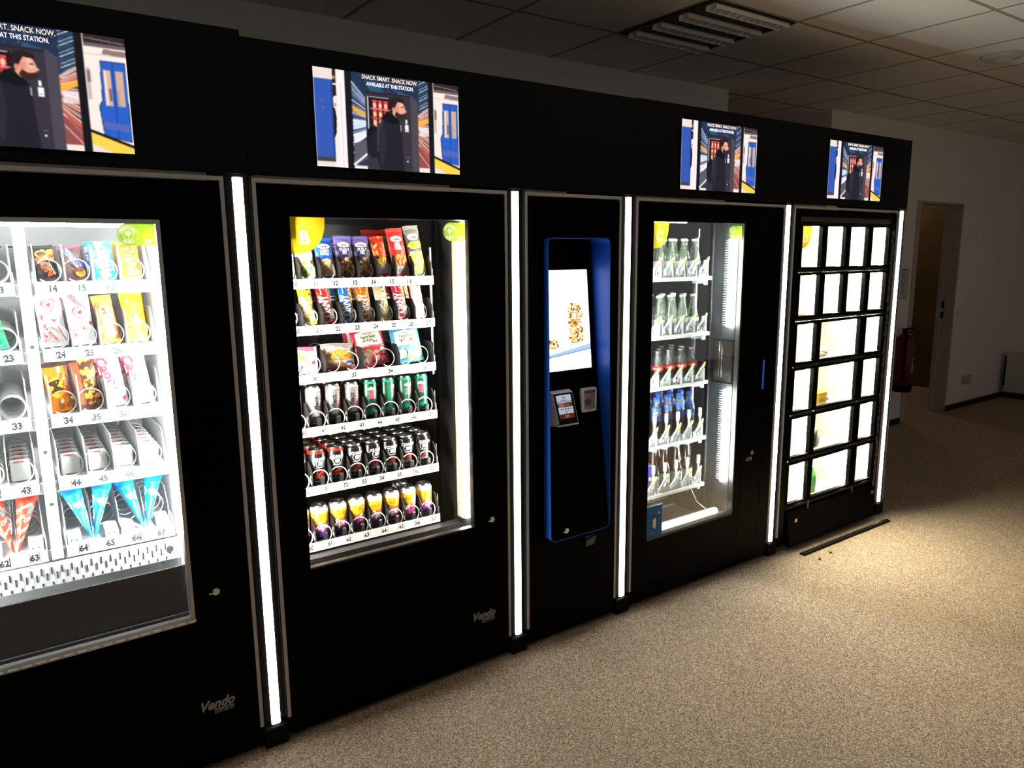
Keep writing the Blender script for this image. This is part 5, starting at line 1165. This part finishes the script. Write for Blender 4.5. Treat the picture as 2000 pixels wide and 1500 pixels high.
wat = [(0, .002), (.026, 0), (.029, .004), (.029, .075), (.028, .085), (.0265, .093), (.0165, .128), (.0135, .140), (.0125, .162), (.0135, .164), (.0135, .170), (0, .171)]
kinds['water'] = bottle('water_bottle', wat, GLC, None, lw, (.018, .070), (.0293, .0293), CAPW, .0150, H1)
wb = [(0, .002), (.026, 0), (.029, .004), (.029, .070), (.0265, .085), (.0165, .125), (.0125, .145), (.0120, .165), (.0135, .167), (.0135, .175), (0, .176)]
kinds['water2'] = bottle('water_bottle', wb, GLC, None, lw, (.018, .068), (.0293, .0293), CAPW, .0145, .178)
H2 = .156
lr_ = Cv(60, 20, 'd8231c', 3); lr_.text('Coca-Cola', .5, .5, .34, 'ffffff', 0, .03, .3, .9).text('Coca-Cola', .0, .5, .34, 'ffffff', 0, .03, .3, .9); lr_.rect(.66, .1, .74, .35, 'f2c8c0')
ck = [(0, .002), (.024, 0), (.0275, .004), (.0275, .020), (.0245, .040), (.0262, .062), (.0275, .078), (.0270, .092), (.0215, .110), (.0155, .128), (.0128, .142), (.0130, .150), (.0130, .154), (0, .155)]
kinds['cola'] = bottle('cola_bottle', ck, GLK, (COLA, .108), lr_, (.066, .090), (.0284, .0282), CHROME, .0150, .158)
H3 = .218
lp = Cv(66, 44, '2468cc', 1.5)
for u0 in (.5, 0, 1):
    lp.ell(u0, .52, .11, .19, 'f4f6fa'); lp.poly([(u0-.10, .56), (u0-.05, .68), (u0+.05, .69), (u0+.10, .60), (u0, .58)], 'd2281e'); lp.poly([(u0-.10, .46), (u0, .44), (u0+.09, .49), (u0+.05, .36), (u0-.05, .36)], '16348c'); lp.text('pepsi', u0, .52, .075, '16348c', 0, .04)
pk = [(0, .002), (.024, 0), (.027, .004), (.027, .060), (.025, .085), (.0262, .110), (.0265, .140), (.021, .165), (.0150, .188), (.0130, .200), (.0130, .212), (0, .213)]
kinds['pepsi'] = bottle('blue_cola_bottle', pk, GLK, (COLA, .150), lp, (.105, .165), (.0272, .0222), CAPB, .0155, .216, None, .022)
lb_ = Cv(60, 40, 'e6ebe4', 1.6); lb_.rect(0, .88, 1, 1, '3a8a40'); lb_.ell(.5, .5, .1, .2, 'c8d8d0'); lb_.text('Pils', .5, .5, .2, '4a6a8a'); lb_.text('Pils', 0, .5, .2, '4a6a8a')
bk = [(0, .002), (.027, 0), (.030, .004), (.030, .078), (.028, .095), (.0175, .130), (.0140, .150), (.0125, .185), (.0135, .190), (.0135, .195), (0, .196)]
kinds['beer'] = bottle('beer_bottle', bk, GLB, None, lb_, (.022, .076), (.0304, .0304), CAPW, .0155, .198)
BD = {'water': 'clear water bottle', 'water2': 'clear water bottle with flat cap', 'cola': 'cola bottle with red band', 'pepsi': 'cola bottle with blue label and cap', 'beer': 'brown beer bottle with pale label'}
rk = ['water', 'water2', 'cola', 'pepsi', 'beer']; RG = ['clear bottles on the top shelf', 'clear bottles on the second shelf', 'red label cola bottles', 'blue label cola bottles', 'beer bottles on the bottom shelf']
for r_ in range(5):
    for j, x in enumerate(CL):
        if r_ == 4 and j < 2: continue
        for d in range(3):
            y = .150+.064*d+(.004 if j % 2 else 0)
            if r_ == 4: y += .01
            place(kinds[rk[r_]], (x-.004+(.003 if d == 1 else 0), y, czf[r_]+.0015), (0, 0, R((j*37+d*70) % 50-25)), '%s, %s, %s lane from the light tubes' % (BD[rk[r_]], ['in front', 'second in depth', 'third in depth'][d], ORD[5-j]), RG[r_])
le = Cv(90, 50, 'c9ccd4', 2.0); le.poly([(.3, 0), (.62, 0), (.74, 1), (.44, 1)], '1c2c9c'); le.poly([(.8, 0), (1, 0), (1, 1), (.9, 1)], '1c2c9c'); le.ell(.5, .5, .05, .09, 'e8b82c'); le.text('energy', .52, .28, .13, 'd02a2a', 0, .05)
kinds['energy'] = can('energy_can', le, .0262, .132, .004)
for j in (0, 1): put_can('energy', CL[j]+.034 if j else CL[j]+.02, .160+.0, czf[4], 20-30*j, 'silver and blue energy can on the lowest bottle shelf, %s' % ('beside the beer bottles' if j else 'beside the window edge'), 'energy cans')

# ---- locker goods
def cell(r_, c_): return DCELLS[(r_, c_)]
x0, x1, zz = cell(2, 1); Bw = painted('wrap_print', .5)
c = Cv(50, 40, 'f0e8d8', 1.3); c.rect(.7, 0, 1, 1, 'd88a2c'); c.blobs(16, (.68, 0, 1, 1), (.04, .08), ['b05a1c', 'f0b040', '8a4018'], 3)
q = pouch('sandwich_wrap', c, .085, .060, .05, m=PRINT); tag(q, 'white and orange wrapped sandwich in the wide compartment of the third row', 'sandwich'); q.location = (x0+.185, .10, zz+.002)
x0, x1, zz = cell(3, 1); c = Cv(50, 50, 'e8b81c', 1.0); c.rect(.1, .2, .9, .5, '3a3428'); c.text('TO GO', .5, .36, .16, 'e8b81c'); c.rect(0, .8, 1, 1, 'c89410')
q = box_pack('yellow_food_box', c, .075, .062, .05, PAPER, 'dcae1c'); tag(q, 'yellow food box with black print in the wide compartment, fourth row', 'food box'); q.location = (x0+.155, .085, zz+.002)
q = MB().add([(-.06, 0, 0), (.02, -.02, 0), (.06, .01, 0), (.03, .03, 0), (-.04, .03, 0), (0, .005, .028), (.035, .012, .016)], [(0, 1, 5), (1, 2, 6), (1, 6, 5), (2, 3, 6), (3, 5, 6), (3, 4, 5), (4, 0, 5), (4, 3, 2, 1, 0)]).build('cling_film', mat('dark_film', (.012, .012, .011), .4, spec=.1)); tag(q, 'crumpled dark film lying beside the yellow food box', 'film'); q.location = (x0+.265, .12, zz+.0015)
x0, x1, zz = cell(4, 1)
q = MB().lathe([(0, .0), (.044, .002), (.048, .008), (.048, .03), (.044, .034), (0, .034)], n=28).build('black_tub', mat('tub_black', (.008, .009, .010), .4, spec=.1)); tag(q, 'round black tub standing on edge in the wide compartment, fifth row', 'tub'); MB().lathe([(.0482, .012), (.0495, .012), (.0495, .022), (.0482, .022)], n=28).build('tub_band', mat('tub_band', (.25, .26, .27), .4), q)
q.rotation_euler = (R(90), 0, R(18)); q.location = (x0+.135, .10, zz+.0515)
x0, x1, zz = cell(5, 1)
q = MB().lathe([(0, 0), (.028, .002), (.030, .08), (.026, .11), (.012, .13), (.012, .15), (0, .15)], n=22).build('green_bottle', mat('bottle_green', (.03, .32, .05), .3)); tag(q, 'green bottle at the left of the wide compartment, lowest row', 'bottle'); MB().lathe([(.0145, .142), (.0145, .162), (0, .162)], n=16).build('cap', CAPW, q); q.location = (x0+.112, .075, zz+.002)
x0, x1, zz = cell(1, 0)
q = MB().box(-.03, .03, -.018, .018, 0, .010, .003).build('red_pack', mat('pack_red', (.60, .06, .02), .5)); tag(q, 'flat red pack on the floor of the left compartment, second row', 'pack'); MB().box(-.02, .02, -.0185, -.018, .003, .007).build('pack_print', CAPW, q); q.location = (x0+.132, .055, zz+.0015)
